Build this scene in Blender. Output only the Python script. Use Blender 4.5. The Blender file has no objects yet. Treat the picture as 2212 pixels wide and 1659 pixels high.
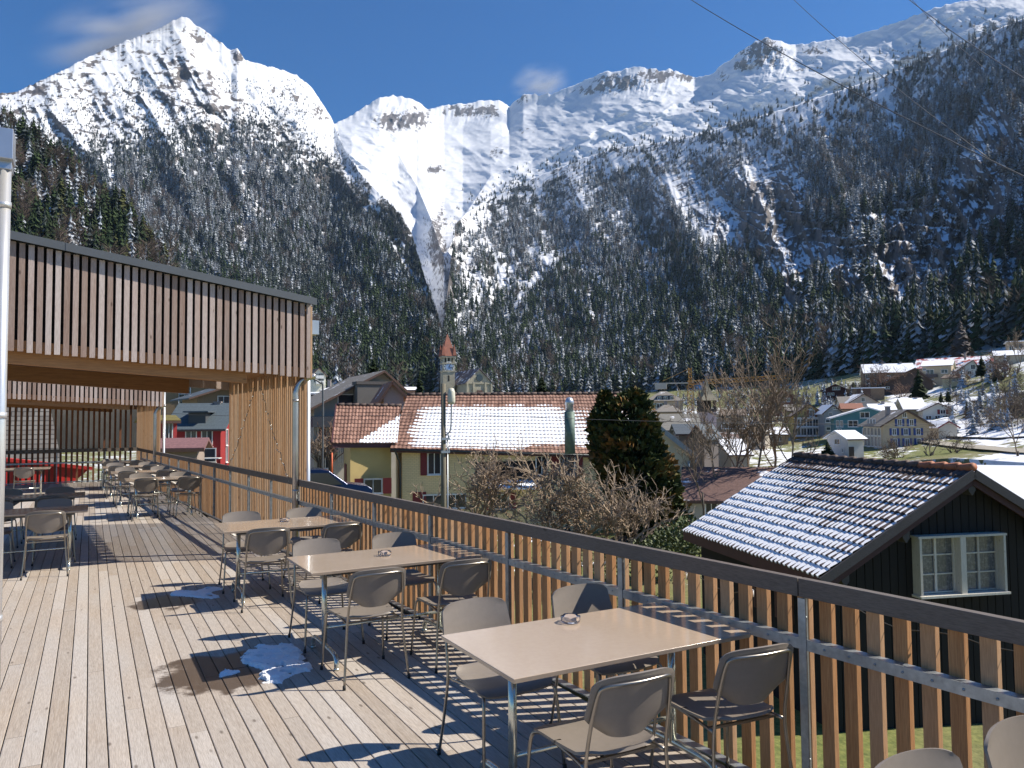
import bpy, math, random
import numpy as np
from mathutils import Vector, Matrix
random.seed(7); RNG = np.random.default_rng(11)
SC = bpy.context.scene
COL = SC.collection
rad = math.radians
# ------------------------------------------------------------------ camera
CAMZ = 1.84
FPX, CX, CY = 1662.3, 1106.0, 829.5          # focal length and centre on a 2212 x 1659 grid of the photograph
def cam_axes(yaw, pitch, roll):
    f = np.array([math.sin(yaw)*math.cos(pitch), math.cos(yaw)*math.cos(pitch), math.sin(pitch)])
    r0 = np.array([math.cos(yaw), -math.sin(yaw), 0.0]); u0 = np.cross(r0, f)
    r = math.cos(roll)*r0 + math.sin(roll)*u0
    return r, np.cross(r, f), f
CR, CU, CF = cam_axes(rad(28.73), rad(2.68), rad(-0.527))
CAM = np.array([0, 0, CAMZ])
cd = bpy.data.cameras.new("camera"); cam = bpy.data.objects.new("camera", cd); COL.objects.link(cam)
cd.sensor_width = 36; cd.lens = 36*FPX/2212; cd.clip_start = 0.05; cd.clip_end = 30000
M = Matrix.Identity(4)
for i in range(3):
    M[i][0], M[i][1], M[i][2], M[i][3] = CR[i], CU[i], -CF[i], CAM[i]
cam.matrix_world = M
SC.camera = cam
def rays(x, y):
    """direction(s) with unit depth along the optical axis, for photo coordinates on the 2212 x 1659 grid"""
    x = np.asarray(x, float)[..., None]; y = np.asarray(y, float)[..., None]
    return (x-CX)/FPX*CR - (y-CY)/FPX*CU + CF
def at(x, y, depth):
    """world point seen at (x, y) at that depth"""
    return CAM + rays(x, y)*depth
def at_r(x, y, r):
    """world point(s) seen at (x, y) at horizontal distance r from the viewpoint"""
    d = rays(x, y); h = np.sqrt(d[..., 0]**2 + d[..., 1]**2)
    return CAM + d*(np.asarray(r, float)/h)[..., None]
def at_z(x, y, z):
    d = rays(x, y); return CAM + d*((z-CAMZ)/d[..., 2])[..., None]
# ------------------------------------------------------------------ objects
def tag(o, label=None, cat=None, group=None, kind=None):
    if label: o['label'] = label
    if cat: o['category'] = cat
    if group: o['group'] = group
    if kind: o['kind'] = kind
    return o
def thing(name, label, cat, loc=(0, 0, 0), rz=0.0, group=None):
    o = bpy.data.objects.new(name, None); COL.objects.link(o)
    o.empty_display_size = .2
    o.location = loc; o.rotation_euler = (0, 0, rz)
    return tag(o, label, cat, group)
def link_mesh(name, me, mat, parent=None):
    o = bpy.data.objects.new(name, me); COL.objects.link(o)
    if mat is not None:
        for m in (mat if isinstance(mat, (list, tuple)) else [mat]): me.materials.append(m)
    if parent is not None: o.parent = parent
    return o
def copy_tree(o, parent=None):
    c = o.copy(); COL.objects.link(c)
    if parent is not None: c.parent = parent
    for ch in list(o.children): copy_tree(ch, c)
    return c
def set_attr(me, name, vals, dom='POINT'):
    a = me.attributes.new(name, 'FLOAT', dom); a.data.foreach_set('value', np.asarray(vals, np.float32))
def np_mesh(name, V, F, smooth=False, attrs=None):
    """V (n,3), F (m,k) with k = 3 or 4"""
    V = np.ascontiguousarray(V, np.float32); F = np.ascontiguousarray(F, np.int32)
    me = bpy.data.meshes.new(name); k = F.shape[1]
    me.vertices.add(len(V)); me.vertices.foreach_set('co', V.ravel())
    me.loops.add(F.size); me.loops.foreach_set('vertex_index', F.ravel())
    me.polygons.add(len(F)); me.polygons.foreach_set('loop_start', np.arange(0, F.size, k, dtype=np.int32))
    me.polygons.foreach_set('use_smooth', np.full(len(F), smooth))
    me.update(calc_edges=True); me.validate()
    for n, v in (attrs or {}).items(): set_attr(me, n, v)
    return me
def grid_faces(nu, nv):
    i = np.arange((nu-1)*(nv-1)); a = i//(nv-1)*nv + i % (nv-1)
    return np.stack([a, a+nv, a+nv+1, a+1], 1)
class MB:
    """collects simple shapes into one mesh; every shape carries a random value 'rnd' for its material"""
    def __init__(s): s.v = []; s.f = []; s.r = []; s.mi = []; s.rnd = None; s.m = 0; s.sm = []; s.smooth = False
    def add(s, vs, fs, rnd=None):
        b = len(s.v); rv = s.rnd if s.rnd is not None else (random.random() if rnd is None else rnd)
        s.v += [tuple(map(float, p)) for p in vs]; s.r += [rv]*len(vs)
        for f in fs: s.f.append([b+i for i in f]); s.mi.append(s.m); s.sm.append(s.smooth)
        return s
    def box(s, c, d, rz=0.0, ax=None, rnd=None):
        hx, hy, hz = d[0]/2, d[1]/2, d[2]/2
        if ax is None:
            ca, sa = math.cos(rz), math.sin(rz); ax = ((ca, sa, 0), (-sa, ca, 0), (0, 0, 1))
        ax = np.array(ax, float); c = np.array(c, float)
        P = [c + x*hx*ax[0] + y*hy*ax[1] + z*hz*ax[2] for z in (-1, 1) for y in (-1, 1) for x in (-1, 1)]
        return s.add(P, [(0, 2, 3, 1), (4, 5, 7, 6), (0, 1, 5, 4), (2, 6, 7, 3), (0, 4, 6, 2), (1, 3, 7, 5)], rnd)
    def bar(s, p, q, w, h, up=(0, 0, 1), rnd=None):
        p = np.array(p, float); q = np.array(q, float); d = q-p; L = np.linalg.norm(d); d /= L
        u = np.array(up, float); a = np.cross(d, u); a /= np.linalg.norm(a); u = np.cross(a, d)
        return s.box((p+q)/2, (L, w, h), ax=(d, a, u), rnd=rnd)
    def prism(s, poly, z0, z1, rnd=None):
        n = len(poly); P = [(x, y, z0) for x, y in poly] + [(x, y, z1) for x, y in poly]
        return s.add(P, [tuple(range(n))[::-1], tuple(range(n, 2*n))] + [(i, (i+1) % n, n+(i+1) % n, n+i) for i in range(n)], rnd)
    def hull(s, bot, top, rnd=None):
        n = len(bot)
        return s.add(list(bot)+list(top), [tuple(range(n))[::-1], tuple(range(n, 2*n))] + [(i, (i+1) % n, n+(i+1) % n, n+i) for i in range(n)], rnd)
    def tube(s, pts, r, n=8, rnd=None, caps=True):
        pts = [np.array(p, float) for p in pts]; m = len(pts)
        rr = r if isinstance(r, (list, tuple)) else [r]*m
        t = [pts[min(i+1, m-1)]-pts[max(i-1, 0)] for i in range(m)]
        t = [x/np.linalg.norm(x) for x in t]
        a = np.cross(t[0], (0, 0, 1.0)) if abs(t[0][2]) < .9 else np.cross(t[0], (1.0, 0, 0))
        a /= np.linalg.norm(a); P = []
        for i in range(m):
            a = a - t[i]*np.dot(a, t[i]); a /= np.linalg.norm(a); b = np.cross(t[i], a)
            for k in range(n):
                w = 2*math.pi*k/n; P.append(pts[i] + rr[i]*(math.cos(w)*a + math.sin(w)*b))
        F = [(i*n+k, i*n+(k+1) % n, (i+1)*n+(k+1) % n, (i+1)*n+k) for i in range(m-1) for k in range(n)]
        if caps: F += [tuple(range(n))[::-1], tuple(range((m-1)*n, m*n))]
        o = s.smooth; s.smooth = True; s.add(P, F, rnd); s.smooth = o
        return s
    def lathe(s, prof, c=(0, 0, 0), n=24, rnd=None):
        P = [(c[0]+r*math.cos(2*math.pi*k/n), c[1]+r*math.sin(2*math.pi*k/n), c[2]+z) for r, z in prof for k in range(n)]
        F = [(i*n+k, i*n+(k+1) % n, (i+1)*n+(k+1) % n, (i+1)*n+k) for i in range(len(prof)-1) for k in range(n)]
        o = s.smooth; s.smooth = True; s.add(P, F, rnd); s.smooth = o
        return s
    def build(s, name, mat, parent=None, bevel=0.0):
        me = bpy.data.meshes.new(name); me.from_pydata(s.v, [], s.f); me.update()
        set_attr(me, 'rnd', s.r)
        me.polygons.foreach_set('material_index', s.mi); me.polygons.foreach_set('use_smooth', s.sm)
        o = link_mesh(name, me, mat, parent)
        if bevel:
            b = o.modifiers.new('bevel', 'BEVEL'); b.width = bevel; b.segments = 2; b.limit_method = 'ANGLE'; b.harden_normals = True
        return o
def smooth_path(pts, n=6):
    """Catmull-Rom through the points"""
    P = [np.array(p, float) for p in pts]; P = [2*P[0]-P[1]] + P + [2*P[-1]-P[-2]]; out = []
    for i in range(1, len(P)-2):
        for k in range(n):
            t = k/n; a, b, c, d = P[i-1], P[i], P[i+1], P[i+2]
            out.append(.5*(2*b + (c-a)*t + (2*a-5*b+4*c-d)*t*t + (3*b-a-3*c+d)*t**3))
    return out + [P[-2]]
# ------------------------------------------------------------------ numpy noise
_perm = np.random.default_rng(3).permutation(256); _perm = np.concatenate([_perm]*3)
_val = np.random.default_rng(4).random(256)*2-1
def vnoise(x, y, seed=0):
    x = np.asarray(x, float) + seed*17.31; y = np.asarray(y, float) + seed*7.77
    xi = np.floor(x).astype(int); yi = np.floor(y).astype(int); fx = x-xi; fy = y-yi
    fx = fx*fx*fx*(fx*(fx*6-15)+10); fy = fy*fy*fy*(fy*(fy*6-15)+10)
    h = lambda a, b: _val[_perm[(_perm[a & 255] + b) & 255]]
    return (h(xi, yi)*(1-fx)+h(xi+1, yi)*fx)*(1-fy) + (h(xi, yi+1)*(1-fx)+h(xi+1, yi+1)*fx)*fy
def fbm(x, y, oct=4, seed=0, gain=.5):
    s = 0; a = 1; t = 0
    for o in range(oct):
        s = s + a*vnoise(x*2**o, y*2**o, seed+o*3); t += a; a *= gain
    return s/t
def ridged(x, y, oct=4, seed=0, gain=.55):
    s = 0; a = 1; t = 0
    for o in range(oct):
        s = s + a*(1-np.abs(vnoise(x*2**o, y*2**o, seed+o*5))*2); t += a; a *= gain
    return s/t
def sstep(a, b, x): t = np.clip((x-a)/(b-a), 0, 1); return t*t*(3-2*t)
# ------------------------------------------------------------------ materials
class NT:
    def __init__(s, name):
        s.m = bpy.data.materials.new(name); s.m.use_nodes = True; s.t = s.m.node_tree; s.t.nodes.clear()
        s.out = s.t.nodes.new('ShaderNodeOutputMaterial'); s.b = s.t.nodes.new('ShaderNodeBsdfPrincipled')
        s.t.links.new(s.b.outputs[0], s.out.inputs[0])
    def n(s, typ, ins=None, **kw):
        x = s.t.nodes.new(typ)
        for k, v in kw.items(): setattr(x, k, v)
        for k, v in (ins or {}).items(): s.set(x.inputs[k], v)
        return x
    def set(s, inp, v):
        if isinstance(v, bpy.types.NodeSocket): s.t.links.new(v, inp)
        elif isinstance(v, tuple) and len(v) == 3 and inp.type == 'RGBA': inp.default_value = (*v, 1)
        else: inp.default_value = v
    def p(s, **kw):
        for k, v in kw.items(): s.set(s.b.inputs[k.replace('_', ' ')], v)
        return s
    def attr(s, name): return s.n('ShaderNodeAttribute', attribute_name=name).outputs['Fac']
    def obj(s): return s.n('ShaderNodeTexCoord').outputs['Object']
    def geo(s, o='Position'): return s.n('ShaderNodeNewGeometry').outputs[o]
    def map(s, vec, scale=(1, 1, 1), loc=(0, 0, 0), rot=(0, 0, 0)):
        return s.n('ShaderNodeMapping', {'Vector': vec, 'Scale': scale, 'Location': loc, 'Rotation': rot}).outputs[0]
    def noise(s, vec, scale=1.0, detail=4.0, rough=.5, dist=0.0, out='Fac'):
        return s.n('ShaderNodeTexNoise', {'Vector': vec, 'Scale': scale, 'Detail': detail, 'Roughness': rough, 'Distortion': dist}).outputs[out]
    def math(s, op, a, b=0.0, c=0.0, clamp=False):
        return s.n('ShaderNodeMath', {0: a, 1: b, 2: c}, operation=op, use_clamp=clamp).outputs[0]
    def ramp(s, fac, stops):
        r = s.n('ShaderNodeValToRGB', {'Fac': fac}); e = r.color_ramp.elements
        while len(e) < len(stops): e.new(.5)
        for x, (p_, c) in zip(e, stops):
            x.position = p_; x.color = (*c, 1) if isinstance(c, tuple) else (c, c, c, 1)
        return r.outputs[0]
    def mix(s, fac, a, b, mode='MIX'):
        x = s.n('ShaderNodeMix', data_type='RGBA', blend_type=mode, clamp_factor=True)
        s.set(x.inputs[0], fac); s.set(x.inputs[6], a); s.set(x.inputs[7], b); return x.outputs[2]
    def step(s, fac, a, b):
        return s.n('ShaderNodeMapRange', {0: fac, 1: a, 2: b}, interpolation_type='SMOOTHSTEP').outputs[0]
    def bump(s, h, strength=.3, dist=.01):
        s.set(s.b.inputs['Normal'], s.n('ShaderNodeBump', {'Height': h, 'Strength': strength, 'Distance': dist}).outputs[0]); return s
def simple(name, col, rough=.6, metal=0.0, var=.12, scale=6.0, bump=0.0, bd=.01):
    t = NT(name); v = t.noise(t.obj(), scale, 5, .6)
    lo = tuple(c*(1-var) for c in col); hi = tuple(min(1, c*(1+var)) for c in col)
    t.p(Base_Color=t.ramp(v, [(.3, lo), (.7, hi)]), Roughness=rough, Metallic=metal)
    if bump: t.bump(v, bump, bd)
    return t.m
def wood(name, c1, c2, axis='z', rough=.75, knots=True, grey=None, gs=1.0, tones=(.74, 1.18)):
    """weathered timber: grain runs along the axis, every piece (attribute rnd) has its own tone"""
    t = NT(name); r = t.attr('rnd')
    o = t.obj()
    off = t.n('ShaderNodeCombineXYZ', {0: t.math('MULTIPLY', r, 37.0), 1: t.math('MULTIPLY', r, 91.0), 2: t.math('MULTIPLY', r, 53.0)}).outputs[0]
    o = t.n('ShaderNodeVectorMath', {0: o, 1: off}, operation='ADD').outputs[0]
    sc = {'x': (.9, 22, 22), 'y': (22, .9, 22), 'z': (22, 22, .9)}[axis]
    g = t.noise(t.map(o, tuple(a*gs for a in sc)), 3.0, 5, .65, 1.2)
    fine = t.noise(t.map(o, tuple(a*gs*3.5 for a in sc)), 4.0, 3, .6)
    big = t.noise(t.map(o, tuple(max(.6, a*.08) for a in sc)), 1.6, 3, .5)
    col = t.mix(t.ramp(g, [(.3, 0.0), (.72, 1.0)]), c1, c2)
    if grey: col = t.mix(t.ramp(t.math('ADD', t.math('MULTIPLY', big, .7), t.math('MULTIPLY', r, .35)), [(.35, 0.0), (.75, 1.0)]), col, grey)
    col = t.mix(t.ramp(fine, [(.35, .45), (.6, 0.0)]), col, tuple(c*.45 for c in c1))
    if knots:
        kn = t.n('ShaderNodeTexVoronoi', {'Vector': t.map(o, tuple((3.2 if a < 2 else 9.0) for a in sc)), 'Scale': 1.0, 'Randomness': 1.0}).outputs['Distance']
        col = t.mix(t.ramp(kn, [(.05, .85), (.12, 0.0)]), col, tuple(c*.35 for c in c1))
    tone = t.n('ShaderNodeMapRange', {0: r, 3: tones[0], 4: tones[1]}).outputs[0]
    col = t.mix(1.0, col, t.n('ShaderNodeCombineColor', {0: tone, 1: tone, 2: tone}).outputs[0], 'MULTIPLY')
    t.p(Base_Color=col, Roughness=rough).bump(fine, .25, .004)
    return t
# =================================================================== TERRACE
RX0, RD = 3.251, np.array([-.0680, .9977, 0]); RN = np.array([.9977, .0680, 0])   # railing: X where it crosses Y = 0, its direction, outward normal
def rl(Y, off=0.0, z=0.0):
    """point on the railing line at distance Y, pushed outward by off"""
    return np.array([RX0 - .0681*Y, Y, z]) + RN*off
RROT = math.atan2(RD[1], RD[0])
# --- deck
def deck_mat():
    t = wood('deck_larch', (.37, .295, .225), (.54, .465, .385), 'y', .8, True, (.46, .425, .385), 1.0, (.84, 1.08))
    col = t.b.inputs['Base Color'].links[0].from_socket
    o = t.obj(); wet = None
    for (x, y, r) in ((.93, 6.15, .62), (.70, 8.75, .42), (1.15, 3.3, .5)):
        d = t.n('ShaderNodeVectorMath', {0: o, 1: (x, y, 0)}, operation='DISTANCE').outputs['Value']
        nz = t.noise(o, 3.1, 5, .6)
        w = t.step(t.math('ADD', t.math('DIVIDE', d, r), t.math('MULTIPLY', nz, 1.5)), 1.62, 1.45)
        wet = w if wet is None else t.math('MAXIMUM', wet, w)
    t.p(Base_Color=t.mix(t.math('MULTIPLY', wet, .85), col, (.06, .038, .025)))
    rr = t.n('ShaderNodeMapRange', {0: wet, 3: .78, 4: .3}).outputs[0]
    t.p(Roughness=rr)
    return t.m
mb = MB(); P_ = .1062
for k in range(-46, 64):
    x0 = .012 + k*P_; x1 = x0 + P_ - .0065
    y = -1.6 - random.random()*3; yend = min(28.0, (RX0-.02-x1)/.0681)
    while y < yend:
        L = random.choice((3.0, 4.0, 4.0, 5.0))
        a, b = max(y, -1.6), min(y+L-.003, yend)
        if b - a > .03:
            dz = random.uniform(-.0012, .0012)
            mb.add([(x0, a, dz-.027), (x1, a, dz-.027), (x1, b, dz-.027), (x0, b, dz-.027),
                    (x0, a, dz-.002), (x1, a, dz-.002), (x1, b, dz-.002), (x0, b, dz-.002),
                    (x0+.003, a, dz), (x1-.003, a, dz), (x1-.003, b, dz), (x0+.003, b, dz)],
                   [(3, 2, 1, 0), (0, 1, 5, 4), (1, 2, 6, 5), (2, 3, 7, 6), (3, 0, 4, 7), (4, 5, 9, 8), (5, 6, 10, 9), (6, 7, 11, 10), (7, 4, 8, 11), (8, 9, 10, 11)])
        y += L
tag(mb.build('terrace_floor', deck_mat()), kind='structure')
mb = MB()
for y in np.arange(-1.4, 28, .6): mb.box(((-4.9+RX0-.068*y)/2, y, -.09), (RX0-.068*y+4.9-.06, .06, .12))
mb.box((-.9, 13.2, -.36), (7.2, 29.6, .06))  # dark sheet, its colour standing in for the shaded void below the boards
tag(mb.build('joists_and_void_sheet', simple('joist_and_void_dark', (.06, .045, .035), .9)), kind='structure')

# --- materials of the timber and metal
M_CAP = wood('rail_cap_wood', (.085, .062, .048), (.17, .13, .105), 'y', .7, True, (.14, .12, .105)).m
M_BAL = wood('baluster_larch', (.46, .20, .07), (.68, .36, .155), 'z', .7, True, (.42, .27, .16)).m
M_SLAT = wood('slat_grey_larch', (.32, .20, .15), (.50, .375, .315), 'z', .78, True, (.50, .43, .40), 1.0, (.72, 1.12)).m
M_WALL = wood('slat_warm_larch', (.44, .215, .085), (.62, .37, .19), 'z', .72, True, (.42, .30, .20)).m
M_BEAM = wood('beam_spruce', (.34, .155, .05), (.46, .23, .085), 'x', .6, True, None, .5).m
M_ZINC = simple('galvanised_steel', (.36, .39, .41), .45, .75, .22, 22)
M_FLASH = simple('grey_flashing', (.105, .115, .125), .5, .25, .06, 3)
M_PIPE = simple('weathered_zinc_pipe', (.50, .48, .46), .34, .85, .14, 5)
M_DARKGAP = simple('dark_membrane', (.012, .011, .011), .95)
# --- railing
rail = thing('terrace_railing', 'long wooden terrace railing with upright slats, brown hand rail and grey steel posts', 'railing')
posts = [2.667 + 1.352*k for k in range(-3, 19)]
mb = MB(); ends = [-1.6] + [2.667+.02+4.056*k for k in range(0, 7)]; ends[-1] = 27.6
segs = []
for a, b in zip(ends[:-1], ends[1:]):
    cut = [a]
    for pp in (10.93, 23.75):
        if a < pp < b: segs.append((cut[0], pp-.06)); cut = [pp+.06]
    segs.append((cut[0], b))
for a, b in segs: mb.bar(rl(a+.003, .02, 1.005), rl(b-.003, .02, 1.005), .046, .09)
mb.build('hand_rail', M_CAP, rail, bevel=.004)
mb = MB()
for a, b in zip(posts[:-1], posts[1:]):
    a += .022; b -= .022
    if b < -1.6: continue
    mb.bar(rl(a, .003, .732), rl(b, .003, .732), .006, .052); mb.bar(rl(a, .03, .754), rl(b, .03, .754), .05, .006)
    for q in np.arange(a+.06, b, .128): mb.tube([rl(q, -.004, .732), rl(q, .0, .732)], .006, 6)
mb.build('mid_rail', M_ZINC, rail)
for p in posts:
    mb = MB(); mb.bar(rl(p, .016, -.12), rl(p, .016, .955), .038, .010, up=(RD[0], RD[1], 0)); mb.bar(rl(p, -.001, -.12), rl(p, -.001, .955), .007, .042, up=(RD[0], RD[1], 0))
    for z in (.18, .86): mb.tube([rl(p-.012, .016, z), rl(p+.012, .016, z)], .008, 6)
    mb.build('post', M_ZINC, rail)
mb = MB(); mb.bar(rl(-1.6, -.028, .012), rl(27.6, -.028, .012), .055, .008); mb.bar(rl(-1.6, .002, -.05), rl(27.6, .002, -.05), .006, .13)
mb.build('base_angle', M_ZINC, rail)
bal = [y for y in np.arange(-1.4, 27.6, .1245)]
bal_main = [y for y in bal if y > .35][:99]; rest = [y for y in bal if y not in bal_main]
def one_bal(m, y): m.bar(rl(y, .076, -.22), rl(y, .076, 1.0-.004), .036, .066, up=(RD[0], RD[1], 0))
def walled(y): return 10.68 < y < 15.25 or 23.65 < y < 28.7
rest = [y for y in rest if not walled(y)]
for y in [q for q in bal_main if not walled(q)]:
    mb = MB(); one_bal(mb, y+random.uniform(-.004, .004)); mb.build('baluster', M_BAL, rail, bevel=.003)
mb = MB()
for y in rest: one_bal(mb, y)
tag(mb.build('baluster', M_BAL, rail), kind='stuff')
# string of fairy lights wound along the outside of the railing
mb = MB(); mb.m = 0
pts = [rl(y, .125+.02*math.sin(y*7), .915+.03*math.sin(y*5.3)+.02*math.sin(y*13.1)) for y in np.arange(-1, 10.6, .12)]
mb.tube(pts, .0025, 5); mb.m = 1
for i in range(2, len(pts)-1, 2):
    p = pts[i]; d = np.array([random.uniform(-.3, .1), random.uniform(-.6, .6), random.uniform(-1, .6)]); d /= np.linalg.norm(d)
    mb.tube([p, p+d*.022, p+d*.04], [.006, .005, .003], 6)
o = mb.build('fairy_lights', [simple('light_cable', (.03, .035, .03), .6), simple('light_bulb_clear', (.75, .75, .72), .15)])
tag(o, 'dark cable of small clear fairy lights wound along the outside of the railing', 'fairy lights')

# --- timber portals
PX, PY = np.array([RN[0], RN[1], 0]), RD          # across (outward), along the railing
def portal(name, label, Yc, z_r, z_l, top_r, top_l, off, depth, length, pitch, seed, pipe):
    """Yc: railing distance of the near right corner; bottom and top of the front cladding at its right and left end"""
    random.seed(seed)
    C = rl(Yc, off); root = thing(name, label, 'pergola', tuple(C), RROT-math.pi/2)   # local x: across (outward), y: along, z: up; front runs to -x
    f = lambda x, a, b: a + (b-a)*(-x/length)
    mb = MB(); n = int(length/pitch); wd = pitch*.66
    for i in range(n+1):
        x = -wd/2 - i*pitch
        zb = f(x, z_r, z_l) + random.uniform(-.006, .006); zt = f(x, top_r, top_l)-.10
        mb.box((x, -.014, (zb+zt)/2), (wd, .028, zt-zb))
    mb.build('front_cladding', M_SLAT, root, bevel=.002)
    mb = MB()
    def slab(m, y0, y1, lo, hi, x0=-.01, x1=-length):
        P = [(x, y, z) for (x, zz) in ((x0, 0), (x1, 0)) for y in (y0, y1) for z in (lo(x), hi(x))]
        m.add([P[0], P[4], P[6], P[2], P[1], P[5], P[7], P[3]], [(3, 2, 1, 0), (4, 5, 6, 7), (0, 1, 5, 4), (1, 2, 6, 5), (2, 3, 7, 6), (3, 0, 4, 7)])
    slab(mb, .055, .09, lambda x: f(x, z_r, z_l)+.14, lambda x: f(x, top_r, top_l)-.1)
    mb.build('backing_membrane', M_DARKGAP, root)
    mb = MB(); slab(mb, .004, .054, lambda x: f(x, z_r, z_l)+.035, lambda x: f(x, z_r, z_l)+.135)
    mb.build('batten', M_BEAM, root); mb = MB()
    slab(mb, .12, .30, lambda x: f(x, z_r, z_l)-.13, lambda x: f(x, z_r, z_l)+.12, x0=-.82)
    mb.build('beam', M_BEAM, root); mb = MB()
    slab(mb, depth-.30, depth-.12, lambda x: f(x, z_r, z_l)-.13, lambda x: f(x, z_r, z_l)+.12, x0=-.82)
    mb.build('beam', M_BEAM, root)
    mb = MB(); slab(mb, .30, depth-.1, lambda x: f(x, z_r, z_l)+.14, lambda x: f(x, z_r, z_l)+.18)
    mb.build('soffit', M_BEAM, root)
    mb = MB(); slab(mb, .1, depth+.02, lambda x: f(x, top_r, top_l)-.14, lambda x: f(x, top_r, top_l)-.03)
    slab(mb, -.10, -.08, lambda x: f(x, top_r, top_l)-.095, lambda x: f(x, top_r, top_l), x0=.06); slab(mb, -.08, .2, lambda x: f(x, top_r, top_l)-.02, lambda x: f(x, top_r, top_l)-.001, x0=.06)
    slab(mb, .2, depth+.05, lambda x: f(x, top_r, top_l)-.02, lambda x: f(x, top_r, top_l)-.004, x0=.06)
    for xx in (-2.9,): slab(mb, -.104, -.1005, lambda x: f(x, top_r, top_l)-.094, lambda x: f(x, top_r, top_l)-.001, x0=xx, x1=xx-.05)
    mb.build('roof', M_FLASH, root)
    mb = MB()   # side wall: deep narrow slats
    zt = top_r-.12
    for y in np.arange(.05, depth, .104):
        mb.box((-.055, y, (zt-.6)/2), (.032, .040, zt+.6))
    for y in np.arange(.02, depth, .15): mb.box((.005, y, (z_r+zt)/2+.0), (.026, .098, zt-z_r))
    mb.build('side_wall', M_WALL, root)
    mb = MB(); slab(mb, depth-.03, depth-.002, lambda x: f(x, z_r, z_l), lambda x: f(x, top_r, top_l)-.05); mb.build('rear_cladding', M_SLAT, root)
    # zinc rain pipe
    if pipe:
        mb = MB(); px, py, dz = pipe; zb = z_r + .02
        path = smooth_path([(px+.26, py-.02, zb+.02), (px+.17, py-.015, zb-.01), (px+.06, py, zb-.07), (px, py, zb-.2), (px, py, zb-.32)], 6) + [(px, py, 1.6), (px, py, .01)]
        mb.tube(path, .042, 16)
        for z in (zb-.33, .9): mb.tube([(px, py, z-.016), (px, py, z+.016)], .047, 16)
        mb.build('rain_pipe', M_PIPE, root)
    mb = MB(); mb.box((.13, .42, top_r-.36), (.2, .2, .2)); mb.tube([(.1, .42, top_r-.46), (.1, .42, -3)], .04, 12); mb.build('rain_hopper', simple(name+'_hopper', (.52, .54, .56), .35, .7), root)
    return root
p1 = portal('timber_portal', 'near timber portal clad in grey upright slats with a grey metal edge, across the terrace', 10.63, 2.443, 2.86, 3.553, 4.42, .13, 4.6, 6.2, .0905, 3, (-.17, .10, 0))
p2 = portal('timber_portal', 'far timber portal clad in grey upright slats, seen beneath the beam of the larger one', 23.6, 2.30, 2.66, 3.42, 4.2, .13, 5.0, 6.4, .108, 5, (-.17, .12, 0))
# fairy lights on the slatted side wall of the near portal
mb = MB()
C0 = rl(10.63, .13)
def onwall(y, z): return C0 + RD*y - RN*(.115) + np.array([0, 0, z])
for seg in (((2.5, 2.42), (4.45, .95)), ((2.15, 2.42), (.55, 1.0))):
    (ya, za), (yb, zb) = seg; pts = []
    for t in np.linspace(0, 1, 40): pts.append(onwall(ya+(yb-ya)*t+.03*math.sin(t*60), za+(zb-za)*t-.08*math.sin(t*math.pi)+.03*math.sin(t*47)))
    mb.m = 0; mb.tube(pts, .004, 5); mb.m = 1
    for p in pts[1::2]: mb.tube([p, p+np.array([-.02, .0, random.uniform(-.03, .03)])], .006, 5)
o = mb.build('fairy_lights', [bpy.data.materials['light_cable'], bpy.data.materials['light_bulb_clear']])
tag(o, 'two drooping strands of fairy lights crossing the slatted side wall of the near portal', 'fairy lights')
# --- slatted screen closing the far end of the terrace
scr = thing('slat_screen', 'dark brown upright slat screen with hand rail closing the far end of the terrace', 'screen', (0, 28.2, 0))
mb = MB()
for x in np.arange(-4.6, 1.3, .152): mb.box((x, 0, 1.25), (.062, .04, 3.2))
mb.build('slat', wood('screen_slat', (.13, .05, .022), (.24, .10, .045), 'z', .7).m, scr)
mb = MB(); mb.box((-1.6, -.06, 1.0), (6.2, .06, .11)); mb.build('hand_rail', M_CAP, scr)
mb = MB(); mb.box((-1.6, -.05, .62), (6.2, .03, .05)); mb.box((-1.6, -.06, .02), (6.2, .07, .03))
for x in (-3.6, -2.25, -.9, .45): mb.box((x, -.045, .5), (.03, .03, 1.0))
mb.build('steel_frame', M_ZINC, scr)
# --- rain pipe and hopper close on the left
rp = thing('rain_pipe', 'pale zinc rain pipe with box hopper close by at the left picture edge', 'rain pipe', tuple(at(-1, 800, 5.0)*np.array([1, 1, 0])))
mb = MB(); mb.tube([(0, 0, 0), (0, 0, 3.55)], .042, 20)
for z in (.6, 1.9, 3.28): mb.tube([(0, 0, z-.02), (0, 0, z+.02)], .047, 20)
mb.build('pipe', simple('pale_zinc', (.70, .69, .67), .3, .6, .06), rp)
mb = MB(); mb.box((-.05, .0, 3.665), (.21, .2, .2)); mb.box((-.03, .03, 3.54), (.15, .15, .06)); mb.build('hopper', simple('hopper_steel', (.50, .52, .57), .3, .7, .05), rp, bevel=.004)

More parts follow.
